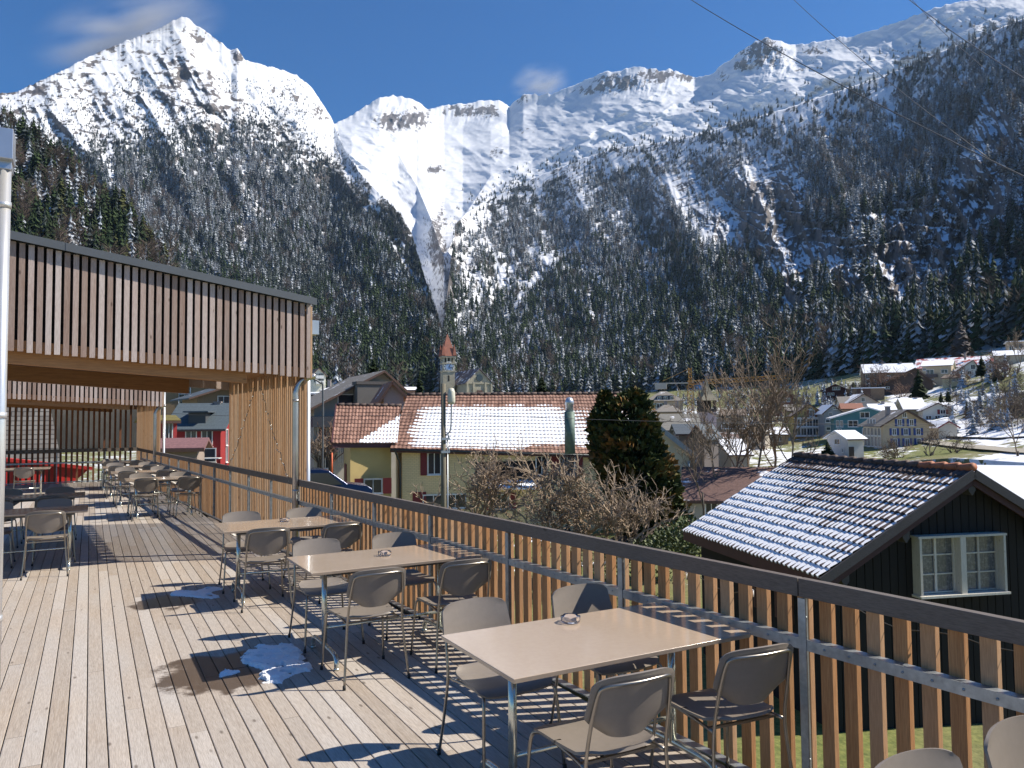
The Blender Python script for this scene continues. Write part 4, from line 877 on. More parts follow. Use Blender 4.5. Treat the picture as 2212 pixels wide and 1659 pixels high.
house('7', 1500, 1770, 905, 792, 730, 262, -4, 'gy', 8, (.075, .028, .024), SN2, 'dark red wooden chalet with white windows at the foot of the wood', [('f', 1622, 772, 1.1, 1.0), ('f', 1662, 772, 1.1, 1.0), ('f', 1572, 832, 1.2, .8), ('f', 1600, 832, 1.2, .8)], name='chalet', cat='chalet', oh=.8)
house('7', 935, 1168, 965, 850, 795, 242, 6, 'gy', 8, (.16, .065, .045), GREY, 'brown wooden chalet behind the bare trees', [('f', 1115, 898, 1.0, 1.2), ('f', 1065, 898, 1.0, 1.2), ('f', 1065, 840, .9, .9)], name='chalet', cat='chalet', oh=.6, ap=.6)
house('8', 140, 420, 1000, 925, 836, 203, 16, 'gy', 8, (.46, .39, .34), SN2, 'pinkish gable house with one small dark window above the teal house', [('f', 275, 895, .9, 1.0)])
house('8', 35, 150, 1000, 935, 865, 206, 10, 'gx', 6, (.55, .53, .50), GREY, 'pale low house with a grey roof left of the pinkish gable house', [('f', 60, 955, .8, .8)])
house('8', 62, 250, 1060, 995, 940, 181, 6, 'gx', 6, (.40, .32, .24), RT, 'house with an orange tiled roof just above the teal house', ())
house('8', 380, 610, 1080, 1015, 945, 172, 8, 'gx', 7, (.42, .36, .28), SN, 'house with a snowy roof behind the gable of the beige house with blue shutters', (), chim=[(.6, .5, .8)])
house('7', 1115, 1190, 1340, 1015, 952, 178, 8, 'gx', 6, (.48, .36, .16), GREY, 'brownish annex left of the yellow veranda house', [('f', 1150, 1110, .9, 1.1)])
house('5', 1140, 1430, 520, 374, 290, 190, 4, 'hip', 9, (.48, .37, .26), GREY, 'beige house with a large grey hipped roof and a wide dormer', [('f', 1185, 408, 1.3, 1.0), ('f', 1240, 410, 1.4, 1.2, GRN)], extra=lambda R, w, h, rh, d, dep, m: (MB().box((.2, d*.15, h+rh*.32), (w*.46, 2.2, 1.3)).build('dormer', shutmat((.045, .05, .06)), R), [window(R, (.2+i*1.5-1.5, d*.15-1.1, h+rh*.32), (1, 0, 0), .9, .8, n=(0, -1, 0)) for i in range(3)]))
house('5', 1215, 1420, 560, 465, 400, 150, 6, 'hip', 8, (.45, .33, .2), GREY, 'ochre house with two dark chimneys below the hipped roof', (), chim=[(.45, .5, .9), (.9, .5, .9)])
house('5', 1225, 1560, 700, 608, 484, 112, 5, 'gx', 9, (.25, .20, .15), roofmat((.20, .19, .165), .47), 'house with a long grey tiled roof and snow along its eaves', ())
house('5', 1400, 1560, 760, 640, 572, 95, 10, 'gx', 5, (.16, .15, .15), SLATE, 'blue-grey slate roofed house with a pointed finial', ())
house('5', 1500, 1600, 760, 650, 575, 92, -20, 'gy', 5, (.10, .085, .08), SLATE, 'steep dark gable beside the slate roof', ())
house('D', 1490, 1720, 1145, 1080, 1022, 56, 3, 'gx', 7, (.42, .38, .31), roofmat((.15, .085, .07), .46, 4.5), 'long low house with a dark red tiled roof behind the bare trees', [('f', 1540, 1100, .9, 1.0)])
house('7', 500, 690, 1560, 1490, 1345, 100, 22, 'gx', 7, (.30, .26, .22), SN, 'house with a bright snow roof seen through the bare trees', ())
house('7', 330, 640, 1260, 1100, 1060, 140, 4, 'flat', 8, (.25, .22, .19), GREY, 'flat grey building behind the bare trees', [('f', 470, 1180, 2.5, 1.0), ('f', 570, 1180, 2.5, 1.0)])
house('7', 380, 570, 1450, 1335, 1268, 119, 10, 'gx', 6, (.33, .28, .23), roofmat((.16, .10, .08), .52), 'small house with a dark tiled roof below the pink belfry tower', [('f', 450, 1380, .8, .9)])
house('7', 650, 860, 1350, 1245, 1168, 150, -8, 'gy', 7, (.38, .34, .29), GREY, 'pale gable house half hidden by the leafless trees', [('f', 730, 1290, .9, 1.1), ('f', 790, 1290, .9, 1.1)])
house('7', 850, 1110, 1370, 1275, 1205, 160, 6, 'gx', 8, (.35, .26, .19), SN2, 'brown house with a snow-patched roof left of the yellow veranda house', [('f', 930, 1320, .9, 1.0), ('f', 1020, 1320, .9, 1.0)], chim=[(.3, .5, .7)])
house('7', 410, 640, 1150, 1068, 1005, 192, 4, 'gx', 8, (.42, .36, .30), BR, 'long low house right of the belfry with a brown roof', [('f', 470, 1105, 1.0, 1.0), ('f', 560, 1105, 1.0, 1.0)])
# ---- left of the church
house('3', 1850, 2160, 620, 388, 306, 150, -10, 'hip', 10, (.36, .13, .09), SN2, 'brick red house with a hipped roof patched with snow', [('f', 1880, 440, 1.6, 1.3), ('f', 2010, 425, 1.0, .8)], chim=[(.15, .3, 1.0)])
house('3', 1735, 1885, 380, 215, 140, 232, 10, 'gy', 10, (.68, .66, .56), BR, 'white apartment house with small balconies before the wood', [('f', x, y, 1.1, 1.2) for x in (1775, 1808, 1845) for y in (212, 270)], extra=lambda R, w, h, rh, d, dep, m: [MB().box((w*.05, -.6, z), (w*.55, 1.1, .9)).build('balcony', M_FRAME, R) for z in (h*.52, h*.88)])
house('3', 1722, 1830, 560, 430, 400, 118, -6, 'gx', 8, (.42, .55, .60), SN, 'pale blue house with flat snowy roof behind the lamp post', [('f', 1765, 430, 1.2, .7)])
house('4', 90, 900, 1190, 690, 420, 78, 16, 'gy', 12, (.34, .32, .27), GREY, 'cream house in shade with a wide sloping roof, balconies and a thick grey chimney', [('f', 150, 880, .9, 1.4), ('f', 170, 1090, 1.5, 1.6), ('f', 430, 640, 4.6, 1.3)], ap=.62, oh=1.0,
      extra=lambda R, w, h, rh, d, dep, m: ([MB().box((-w*.40, -.7, z), (3.0, 1.3, 1.0)).build('balcony', shutmat((.035, .04, .05)), R) for z in (h*.78, h*.40)], MB().box((-w*.02, -1.2, h*1.02), (3.0, 1.5, h*.62)).build('chimney', wallmat((.13, .12, .11)), R), MB().box((-w*.02, -1.2, h*1.36), (3.2, 1.7, .3)).build('chimney_cap', wallmat((.10, .09, .085)), R)))
house('4', 608, 760, 760, 600, 505, 66, 8, 'gy', 6, (.44, .37, .30), RT, 'small pale gable house with an orange tiled roof behind the chimney', (), ap=.4)
house('4', 760, 850, 700, 560, 535, 160, 4, 'gx', 7, (.2, .13, .1), SN, 'distant dark house with snowy roof before the narrow spruce', ())
house('r', 362, 745, 930, 508, 312, 82, -16, 'gx', 9, (.30, .022, .024), roofmat((.075, .10, .115), .33), 'crimson house with a blue-grey slate roof and white windows',
      [('f', 522, 588, 1.1, 1.6), ('f', 642, 590, 1.1, 1.7), ('f', 585, 730, 3.2, 1.4)] + [('r', v, y, .8, 1.7) for v in (.25, .52, .8) for y in (590, 730)] + [('r', v, 462, .7, 1.4) for v in (.40, .58)],
      extra=lambda R, w, h, rh, d, dep, m: (MB().box((0, d*.20, h+rh*.36), (w*.34, 2.6, 1.3)).build('dormer', shutmat((.06, .065, .07)), R), MB().box((0, d*.17, h+rh*.36+.75), (w*.5, 3.2, .14)).build('dormer_roof', SLATE, R), MB().box((w*.28, -1.0, h*.42), (2.6, 1.2, .08)).build('awning', M_FRAME, R)), chim=[(.7, .5, .5)], oh=.6)
house('r', 340, 900, 620, 150, 90, 118, -6, 'flat', 14, (.24, .17, .095), GREY, 'tall ochre building in shade behind the crimson house', [('f', 478, 185, 1.6, 2.6), ('f', 478, 285, 1.6, 2.0)], deep=14)
house('r', 590, 990, 560, 250, 180, 104, 14, 'gy', 9, (.22, .16, .10), SLATE, 'dark gabled house between the crimson house and the ochre building', [('f', 785, 290, 1.5, 1.4)], oh=1.3, deep=10)
house('r', 180, 357, 800, 462, 425, 52, 5, 'gx', 5, (.55, .43, .28), roofmat((.16, .13, .03), .2), 'cream house with red shutters and a mossy roof by the far portal', [('f', 332, 540, .45, 1.2, (.4, .04, .04))], deep=8)
house('r', 300, 560, 800, 683, 622, 44, -8, 'gx', 3.2, (.30, .24, .2), roofmat((.20, .10, .10), .15, 9), 'small shelter with a purplish ribbed metal roof', (), name='shelter', cat='shelter', deep=5, oh=.4)
# the red thing, wall and tree seen through the far screen
sb = thing('skip_container', 'bright red open skip behind the slat screen at the far end', 'skip', (-2.6, 33, -.4))
MB().add([(-2.6, 0, 0), (2.0, 0, 0), (2.6, 0, .55), (-3.0, 0, 1.45), (-2.6, 2, 0), (2.0, 2, 0), (2.6, 2, .55), (-3.0, 2, 1.45)], [(0, 1, 2, 3), (7, 6, 5, 4), (0, 4, 5, 1), (1, 5, 6, 2), (3, 2, 6, 7), (0, 3, 7, 4)]).build('body', simple('red_skip_paint', (.50, .03, .025), .45), sb)
mb = MB(); mb.bar((-3.1, -.05, 1.45), (2.7, -.05, .57), .14, .12)
for x in (-2, -.8, .4, 1.5): mb.box((x, -.05, .42), (.1, .1, .8))
mb.build('rib', simple('red_skip_rim', (.42, .03, .025), .5), sb)
def brick_mat():
    t = NT('grey_shingle'); b = t.n('ShaderNodeTexBrick', {'Vector': t.map(t.obj(), (1, 1, 1), rot=(rad(90), 0, 0)), 'Color1': (.20, .19, .175), 'Color2': (.135, .125, .115), 'Mortar': (.03, .03, .03), 'Scale': 1.0, 'Mortar Size': .018, 'Brick Width': .42, 'Row Height': .2})
    t.p(Base_Color=b.outputs[0], Roughness=.9); return t.m
wl = thing('roof', 'grey shingled roof slope filling the view behind the slat screen', 'roof', (-9.5, 38, 0)); wl.name = 'shingled_building'; wl['category'] = 'building'
MB().add([(-9, 0, -6), (8.6, 0, -6), (8.6, 0, -.5), (-9, 0, -.5), (-9, 3.5, 5.6), (7.3, 3.5, 5.6), (-9, 8, -6), (8.6, 8, -6)], [(0, 1, 2, 3), (3, 2, 5, 4), (1, 7, 5, 2), (0, 3, 4, 6), (4, 5, 7, 6)]).build('roof', brick_mat(), wl)
# ---- church
ch = at_r(kx('4', 1098), ky('4', 580), 300); cb = math.atan2(ch[0], ch[1])
tw = thing('church_tower', 'slender stone church tower with a clock and a copper red spire', 'church tower', tuple(ch), -cb+rad(14))
S_ = ((ch-CAM)@CF)/FPX; pz = lambda y: (ky('4', 580)-ky('4', y))*S_
hw = 46/1.952/1.8228*S_; M_STONE = simple('church_stone', (.36, .33, .25), .9, 0, .16, .5); M_COPPER = simple('copper_red', (.27, .095, .055), .55, 0, .15, .8)
mb = MB(); mb.box((0, 0, (pz(355)-12)/2), (2*hw, 2*hw, pz(355)+12)); mb.box((0, 0, pz(415)), (2*hw+.5, 2*hw+.5, .5)); mb.box((0, 0, pz(355)), (2*hw+.6, 2*hw+.6, .5)); mb.box((0, 0, pz(303)), (2*hw+.8, 2*hw+.8, .9))
for x in (-1, -.36, .36, 1):
    for y in (-1, -.36, .36, 1):
        if abs(x) == 1 or abs(y) == 1: mb.box((x*(hw-.35), y*(hw-.35), (pz(355)+pz(303))/2), (.7, .7, pz(303)-pz(355)))
mb.build('shaft', M_STONE, tw)
MB().box((0, 0, (pz(355)+pz(303))/2), (hw*1.2, hw*1.2, pz(303)-pz(355)-.2)).build('belfry', M_DARKGAP, tw)
mb = MB(); b0 = pz(300); q = hw+.5
mb.add([(-q, -q, b0), (q, -q, b0), (q, q, b0), (-q, q, b0), (0, 0, pz(120))], [(3, 2, 1, 0), (0, 1, 4), (1, 2, 4), (2, 3, 4), (3, 0, 4)])
for sx in (-1, 1):
    for sy in (-1, 1): x, y = sx*q*.78, sy*q*.78; mb.add([(x-.7, y-.7, b0+.3), (x+.7, y-.7, b0+.3), (x+.7, y+.7, b0+.3), (x-.7, y+.7, b0+.3), (x, y, b0+5)], [(0, 1, 4), (1, 2, 4), (2, 3, 4), (3, 0, 4)])
sp = mb.build('spire', M_COPPER, tw); MB().tube([(0, 0, pz(125)), (0, 0, pz(75))], [.25, .06], 6).build('finial', M_DARKGAP, sp)
for nrm, rzv in (((0, -1), 0), ((-1, 0), -math.pi/2)):
    mb = MB(); R_ = 2.1; V_ = [(R_*math.cos(2*math.pi*i/28), 0, R_*math.sin(2*math.pi*i/28)) for i in range(28)]
    rot = lambda p: (p[0]*math.cos(rzv)-p[1]*math.sin(rzv), p[0]*math.sin(rzv)+p[1]*math.cos(rzv), p[2])
    c0 = np.array([nrm[0]*(hw+.08), nrm[1]*(hw+.08), pz(382)])
    mb.m = 0; mb.add([c0+np.array(rot(v)) for v in V_]+[c0+np.array(rot((v[0], .3, v[2]))) for v in V_], [tuple(range(28))]+[(i, i+28, (i+1) % 28+28, (i+1) % 28) for i in range(28)])
    mb.m = 1
    for i in range(12):
        a = i*math.pi/6; p = np.array((math.cos(a)*1.7, -.08, math.sin(a)*1.7)); mb.box(c0+np.array(rot(p)), (.26, .1, .5), ax=(rot((-math.sin(a), 0, math.cos(a))), rot((0, 1, 0)), rot((math.cos(a), 0, math.sin(a)))))
    mb.m = 2; mb.add([c0+np.array(rot((v[0]*.6, -.1, v[2]*.6))) for v in V_], [tuple(range(28))]); mb.m = 3
    for a, l in ((rad(60), 1.1), (rad(-15), 1.7)): mb.bar(c0+np.array(rot((0, -.16, 0))), c0+np.array(rot((math.cos(a)*l, -.16, math.sin(a)*l))), .12, .2)
    mb.build('clock_face', [simple('clock_white', (.75, .75, .72), .5), simple('clock_numeral', (.03, .04, .08), .5), simple('clock_blue', (.25, .36, .55), .5), simple('clock_hand', (.05, .05, .06), .4)], tw)
for z in (pz(470),): MB().box((-.1, -hw-.02, z), (.5, .1, 2.2)).build('slit_window', M_DARKGAP, tw)
# nave: gable to the right front, roof sloping left
mid = at_r(kx('4', 1342), ky('4', 580), 292); mb_ = math.atan2(mid[0], mid[1]); S2 = ((mid-CAM)@CF)/FPX; pz2 = lambda y: (ky('4', 580)-ky('4', y))*S2
nv = thing('church_nave', 'grey stone church nave with a round gable window and partly snowy roof', 'church', tuple(mid), -mb_+rad(22))
W2 = 100/1.952/1.8228*S2/math.cos(rad(22)); hE, hR = pz2(505), pz2(400); D2 = 26
mb = MB(); mb.add([(-W2, 0, -12), (W2, 0, -12), (W2, 0, hE), (0, 0, hR), (-W2, 0, hE), (-W2, D2, -12), (W2, D2, -12), (W2, D2, hE), (0, D2, hR), (-W2, D2, hE)], [(0, 1, 2, 3, 4), (9, 8, 7, 6, 5), (0, 4, 9, 5), (1, 6, 7, 2), (2, 7, 8, 3), (3, 8, 9, 4)])
for x in (-W2+.4, -W2*.45, W2*.45, W2-.4): mb.box((x, -.2, hE*.1), (.7, .5, hE*1.7 if abs(x) > W2*.6 else hE*2.0))
mb.box((0, -.15, hE), (2*W2, .4, .5)); mb.build('wall', M_STONE, nv)
mb = MB()
for s in (-1, 1): slab4(mb, (0, -.6, hR+.5), (0, D2+.6, hR+.5), (s*(W2+.7), D2+.6, hE-.1), (s*(W2+.7), -.6, hE-.1), .35)
mb.build('roof', roofmat((.12, .10, .11), .50), nv)
mb = MB(); V_ = [(1.3*math.cos(2*math.pi*i/20), -.32, hE+1.9+1.3*math.sin(2*math.pi*i/20)) for i in range(20)]; mb.add(V_+[(v[0], .2, v[2]) for v in V_], [tuple(range(20))]+[(i, i+20, (i+1) % 20+20, (i+1) % 20) for i in range(20)]); mb.build('round_window', M_PANE, nv)
mb = MB(); mb.box((0, -.3, -1.0), (2.2, .3, 4)); mb.build('door', M_TRIM, nv)
# ---- pink belfry tower
bt = at_r(kx('7', 232), ky('7', 1240), 131); tb = thing('belfry_tower', 'small pale pink tower with a dark wooden belfry and shingled spire', 'tower', tuple(bt), -math.atan2(bt[0], bt[1])+rad(22)); S3 = ((bt-CAM)@CF)/FPX
q3 = lambda y: (1240-y)/2.765/1.8228*S3; h3 = 78/2.765/1.8228*S3
MB().box((0, 0, (q3(1020)-8)/2), (2*h3, 2*h3, q3(1020)+8)).build('shaft', wallmat((.50, .38, .36)), tb)
mb = MB(); mb.box((0, 0, q3(1012)), (2*h3+.1, 2*h3+.1, .5))
for sx in (-1, 1):
    for sy in (-1, 1): mb.box((sx*(h3-.18), sy*(h3-.18), (q3(1020)+q3(905))/2), (.36, .36, q3(905)-q3(1020)))
mb.box((-h3+.05, 0, (q3(1020)+q3(905))/2), (.12, 2*h3, q3(905)-q3(1020))); mb.box((0, h3-.05, (q3(1020)+q3(905))/2), (2*h3, .12, q3(905)-q3(1020))); mb.build('belfry', simple('dark_larch', (.06, .045, .035), .8), tb)
q = h3+.35; z0 = q3(905); mb = MB(); rings = [(q, z0), (q*.55, z0+1.0), (q*.26, z0+2.2), (.05, q3(655))]
V_ = [(r_*sx, r_*sy, z_) for r_, z_ in rings for sx, sy in ((-1, -1), (1, -1), (1, 1), (-1, 1))]; mb.add(V_, [(3, 2, 1, 0)]+[(i*4+k, i*4+(k+1) % 4, i*4+4+(k+1) % 4, i*4+4+k) for i in range(3) for k in range(4)])
s3 = mb.build('spire', roofmat((.20, .18, .13), .40), tb); MB().tube([(0, 0, q3(660)), (0, 0, q3(615))], .05, 6).build('finial', M_DARKGAP, s3)
# ---- main yellow house
mh = thing('yellow_house', 'yellow farmhouse with red shutters under a wide tiled roof covered in snow', 'house', tuple(at_r(1100, 1000, 58)*np.array([1, 1, 0])))
O_ = np.array(mh.location)
def tiled(name, A, B, C, D, rows, cols, mat, parent, snowfn, th=.05, amp=.03, crs=.5):
    """tiled slope A-B ridge, D-C eaves, with stepped courses and rolled tiles; snowfn(u, v, prof) gives the cover"""
    A, B, C, D = [np.array(q, float) for q in (A, B, C, D)]; nu = cols*6+1; nv = rows*4; u = np.linspace(0, 1, nu); vv = []
    prof_v = []
    for r_ in range(rows):
        for f in (0, .5, .97, .999): vv.append((r_+f)/rows); prof_v.append(f)
    v = np.array(vv); pv = np.array(prof_v); U, Vv = np.meshgrid(u, v, indexing='ij'); PV = np.repeat(pv[None], nu, 0)
    top = A+(B-A)*U[..., None]; bot = D+(C-D)*U[..., None]; P = top+(bot-top)*Vv[..., None]
    n = np.cross(B-A, D-A); n /= np.linalg.norm(n); n = n if n[2] > 0 else -n
    ph = U*cols*2*math.pi; row = np.minimum((Vv*rows).astype(int), rows-1)
    wav = .5+.5*np.cos(ph+ (row % 1)*0); wav = wav**.7
    P = P + n*((wav*amp + PV*th*(PV < .99) + .012*np.sin(row*12.9+np.floor(U*cols)*7.7))[..., None])
    S = snowfn(U, Vv, wav) - crs*(PV > .9)
    me = np_mesh(name, P.reshape(-1, 3), grid_faces(nu, nv), False, {'snow': S.ravel(), 'rnd': np.modf(np.abs(np.sin(row*91.7+np.floor(U*cols)*37.3)*437.5))[0].ravel()})
    return link_mesh(name, me, mat, parent)
def tile_mat(name, c1, c2):
    t = NT(name); o = t.obj(); r = t.attr('rnd'); n = t.noise(o, 5, 4, .6); s = t.attr('snow')
    c = t.mix(r, c1, c2); c = t.mix(t.ramp(n, [(.4, .0), (.75, .7)]), c, tuple(q*.4 for q in c1)); m = t.step(t.math('ADD', s, t.math('MULTIPLY', t.math('SUBTRACT', t.noise(o, 7, 4, .6), .5), .5)), .46, .56)
    t.p(Base_Color=t.mix(m, c, (.84, .86, .89)), Roughness=.75); return t.m
M_TILE = tile_mat('red_clay_tile', (.20, .10, .07), (.36, .20, .145)); M_TILE2 = tile_mat('old_brown_tile', (.055, .035, .03), (.13, .085, .07))
E = lambda x, y, r: at_r(x, y, r)-O_
def snow_main(U, V, w): return 1.0*sstep(.10, .34, V+.05*fbm(U*14, V*4, 3, 5))*sstep(1.02, .90, V+.07*sstep(.45, .55, U)*(1+fbm(U*20, V*3, 2, 8)))*sstep(-.01, .10, U+.03*fbm(U*5, V*9, 3, 3)-.05*(1-V))*(1-.55*sstep(.62, .80, U+.25*(.5-V)))*(.80+.35*w) + .06
eL, eR, gL, gR = E(843, 969, 57.5), E(1418, 985, 62.0), E(880, 854, 62.5), E(1362, 851, 67.5)
tiled('roof', gL, gR, eR, eL, 17, 66, M_TILE, mh, snow_main)
rb = 2*gL-eL; rb2 = 2*gR-eR
mb = MB(); slab4(mb, gL+(0, 0, -.05), gR+(0, 0, -.05), rb2*np.array([1, 1, 0])+np.array([0, 0, eR[2]]), rb*np.array([1, 1, 0])+np.array([0, 0, eL[2]]), .2); mb.build('rear_roof', roofmat((.26, .12, .08), .4), mh)
mb = MB(); N_ = 34
for i in range(N_): a = gL+(gR-gL)*(i/N_); b = gL+(gR-gL)*((i+1.06)/N_); mb.tube([a+np.array([0, 0, .05]), b+np.array([0, 0, .09])], .13, 8)
mb.build('ridge_tiles', M_TILE2, mh)
off = lambda p, dx=0, dy=0, dz=0: p+np.array([dx, dy, dz])
ux = (eR-eL)/np.linalg.norm(eR-eL); ux[2] = 0; ux /= np.linalg.norm(ux); uy = np.array([-ux[1], ux[0], 0])      # uy: away from the viewer
wl_, wr_ = eL+uy*.7+ux*.9, eR+uy*.7-ux*.3; zt = eL[2]-.15; zb = -9-O_[2]
def wallq(mb, a, b, z0, z1, t=.3): mb.hull([(a[0], a[1], z0), (b[0], b[1], z0), tuple((b+uy*t)[:2])+(z0,), tuple((a+uy*t)[:2])+(z0,)], [(a[0], a[1], z1), (b[0], b[1], z1), tuple((b+uy*t)[:2])+(z1,), tuple((a+uy*t)[:2])+(z1,)])
def painted_brick():
    t = NT('yellow_painted_brick'); b = t.n('ShaderNodeTexBrick', {'Vector': t.map(t.obj(), (1, 1, 1), rot=(rad(90), 0, 0)), 'Color1': (.80, .62, .34), 'Color2': (.73, .565, .305), 'Mortar': (.56, .43, .24), 'Scale': 1.0, 'Mortar Size': .012, 'Brick Width': .30, 'Row Height': .13})
    t.p(Base_Color=b.outputs[0], Roughness=.85); return t.m
mb = MB(); wallq(mb, wl_, wr_, zb, zt+.1, 9); mb.build('wall', painted_brick(), mh)
def gpt(u, z): return wl_+(wr_-wl_)*u+np.array([0, 0, z-wl_[2]])
mb = MB(); mb.bar(eL+uy*.15+np.array([0, 0, -.12]), eR+uy*.15+np.array([0, 0, -.12]), .10, .3); mb.build('eaves_board', simple('purple_brown_paint', (.085, .028, .035), .6), mh)
mb = MB(); mb.tube([eL+np.array([0, 0, -.08])-uy*.06, eR+np.array([0, 0, -.08])-uy*.06], .075, 8); mb.tube(smooth_path([eL+ux*.3-uy*.05+np.array([0, 0, -.1]), eL+ux*.55+uy*.25+np.array([0, 0, -.7]), eL+ux*.75+uy*.5+np.array([0, 0, -1.6]), eL+ux*.75+uy*.55+np.array([0, 0, -6])], 5), .07, 8); mb.build('gutter', simple('dark_gutter', (.045, .05, .055), .5, .4), mh)
pw = lambda x, y: (lambda d: CAM+d*(np.dot(wl_+O_-CAM, uy)/np.dot(d, uy))-O_)(rays(x, y))
for x, y, w_, h_, sh in ((938, 1001, 1.05, 1.7, DR), (1225, 1005, 1.3, 1.5, DR), (1170, 1005, 1.0, 1.5, None), (960, 1083, 3.3, 1.1, None), (1082, 1083, 1.2, 1.2, DR), (1380, 1010, 1.1, 1.5, DR)): window(mh, pw(x, y)-uy*.01, ux, w_, h_, sh, sash=3 if w_ > 2 else 1, n=-uy)
for x, y in ((906, 1080),): MB().box(pw(x, y)-uy*.03, (1.0, .06, 1.2), ax=(ux, uy, (0, 0, 1))).build('shutter', shutmat(DR), mh)
# porch roof with snow, dark balcony opening
mb = MB(); a = pw(1035, 1043); b = pw(1160, 1043); slab4(mb, a+(0, 0, .25), b+(0, 0, .25), b-uy*1.6+(0, 0, -.25), a-uy*1.6+(0, 0, -.25), .12); mb.build('porch_roof', roofmat((.25, .12, .09), .75, 5), mh)
MB().box(pw(1100, 1018)-uy*.03, (5.2, .05, 1.5), ax=(ux, uy, (0, 0, 1))).build('balcony_opening', M_DARKGAP, mh)
# left wing
wg = thing('house_wing', 'lower yellow wing with bare red tiles left of the snowy farmhouse roof', 'house', tuple(O_))
a1, b1, c1, d1 = E(727, 876, 60.5), E(866, 878, 61.5), E(846, 958, 57.8), E(718, 958, 56.6)
tiled('roof', a1, b1, c1+ux*.4, d1, 10, 19, M_TILE, wg, lambda U, V, w: 1.15*sstep(-.12, .02, (V-.30)-(1-U)*1.15)*(.6+.5*w), amp=.05)
mb = MB(); r1 = (2*a1-d1)*np.array([1, 1, 0])+np.array([0, 0, d1[2]]); r2 = (2*b1-c1)*np.array([1, 1, 0])+np.array([0, 0, c1[2]]); slab4(mb, a1-(0, 0, .05), b1-(0, 0, .05), r2, r1, .2); mb.build('rear_roof', roofmat((.26, .12, .08), .4), wg)
mb = MB()
for i in range(9): p = a1+(b1-a1)*(i/9); q = a1+(b1-a1)*((i+1.06)/9); mb.tube([p+(0, 0, .05), q+(0, 0, .1)], .13, 8)
mb.build('ridge_tiles', M_TILE2, wg)
fl = d1+uy*.7+ux*1.25; fr = c1+uy*.75; back = uy*6.6-ux*.55
gp = (a1+ux*1.25)*1.0
mb = MB(); z1 = d1[2]-.1; P8 = [(fl[0], fl[1]), (fr[0], fr[1]), tuple((fr+back)[:2]), tuple((fl+back)[:2])]; mb.prism(P8, zb, z1)
mb.add([(fl[0], fl[1], z1), tuple((fl+back)[:2])+(z1,), (gp[0], gp[1], a1[2]-.25), (fr[0], fr[1], z1), tuple((fr+back)[:2])+(z1,), tuple((gp+(fr-fl))[:2])+(a1[2]-.25,)], [(0, 2, 1), (3, 4, 5), (0, 3, 5, 2), (1, 2, 5, 4)])
mb.build('wall', simple('ochre_render', (.48, .36, .15), .85, 0, .08, .6, .2), wg)
mb = MB(); mb.bar(d1+uy*.1-(0, 0, .14), c1+uy*.1-(0, 0, .14), .08, .34); mb.bar(d1-(0, 0, .0)-ux*.03, a1-ux*.03, .08, .28); mb.bar(r1-ux*.03, a1-ux*.03, .08, .28); mb.build('eaves_board', simple('purple_brown_board', (.075, .026, .032), .6), wg)
pf = lambda x, y: (lambda d: CAM+d*(np.dot(fl+O_-CAM, uy)/np.dot(d, uy))-O_)(rays(x, y))
window(wg, pf(806, 1050)-uy*.01, ux, 1.35, 1.1, DR, n=-uy, frame=simple('grey_window_frame', (.30, .34, .38), .5))
gd = back/np.linalg.norm(back); gn = np.array([gd[1], -gd[0], 0]); gn = gn if gn@ux < 0 else -gn
for z in (-2.2, -6.0): MB().box(fl+back*.62+gn*.05+np.array([0, 0, z-fl[2]-O_[2]]), (1.5, .08, 1.5), ax=(gd, gn, (0, 0, 1))).build('shutter', shutmat((.13, .03, .03)), wg)
# right cross wing behind the evergreen
cw = thing('house_wing', 'cream gable end with a slanting roof edge and drain pipe right of the big evergreen', 'house', tuple(at_r(1455, 1000, 59)*np.array([1, 1, 0]))); O2 = np.array(cw.location)
F2 = lambda x, y, r: at_r(x, y, r)-O2
p0, p1_, p2_ = F2(1405, 905, 59.5), F2(1507, 986, 59.5), F2(1488, 986, 60); bk = uy*7
mb = MB(); q0 = F2(1405, 905, 60); q1 = F2(1488, 972, 60); mb.add([(q0[0], q0[1], -9), (q1[0], q1[1], -9), tuple(q1), tuple(q0)]+[tuple(np.array(v)+bk) for v in ((q0[0], q0[1], -9), (q1[0], q1[1], -9), tuple(q1), tuple(q0))], [(0, 1, 2, 3), (7, 6, 5, 4), (1, 5, 6, 2), (0, 3, 7, 4), (3, 2, 6, 7)]); mb.build('wall', simple('cream_render', (.58, .52, .38), .85, 0, .08, .8, .2), cw)
mb = MB(); slab4(mb, p0, p1_, p1_+bk, p0+bk, .16); mb.build('roof', roofmat((.25, .12, .08), .5), cw)
mb = MB(); mb.bar(p0-uy*.03+(0, 0, -.12), p1_-uy*.03+(0, 0, -.12), .08, .34); mb.build('verge_board', simple('grey_blue_board', (.27, .30, .33), .6), cw)
mb = MB(); mb.tube(smooth_path([p1_+(-.1, 0, -.15), p1_+(-.25, 0, -.45), q1+(-.1, -.1, -.9), q1+(-.12, -.1, -1.6), q1+(-.12, -.1, -6)], 5), .08, 8); mb.build('drain_pipe', simple('grey_drain', (.33, .37, .40), .5, .4), cw)
# metal flue rising from the farmhouse roof
fp = at_r(1231, 952, 58.5); fu = thing('flue', 'round green-grey metal flue with a silver cowl on the snowy roof', 'flue', tuple(fp))
MB().lathe([(0, -1), (.40, -1), (.40, 2.2), (.0, 2.2)], n=16).build('pipe', simple('green_copper', (.10, .15, .125), .6, .2, .3, 3), fu); MB().lathe([(0, 2.2), (.30, 2.2), (.30, 2.7), (.36, 2.72), (.34, 3.0), (.2, 3.25), (0, 3.3)], n=16).build('cowl', simple('cowl_steel', (.5, .53, .58), .35, .6), fu)
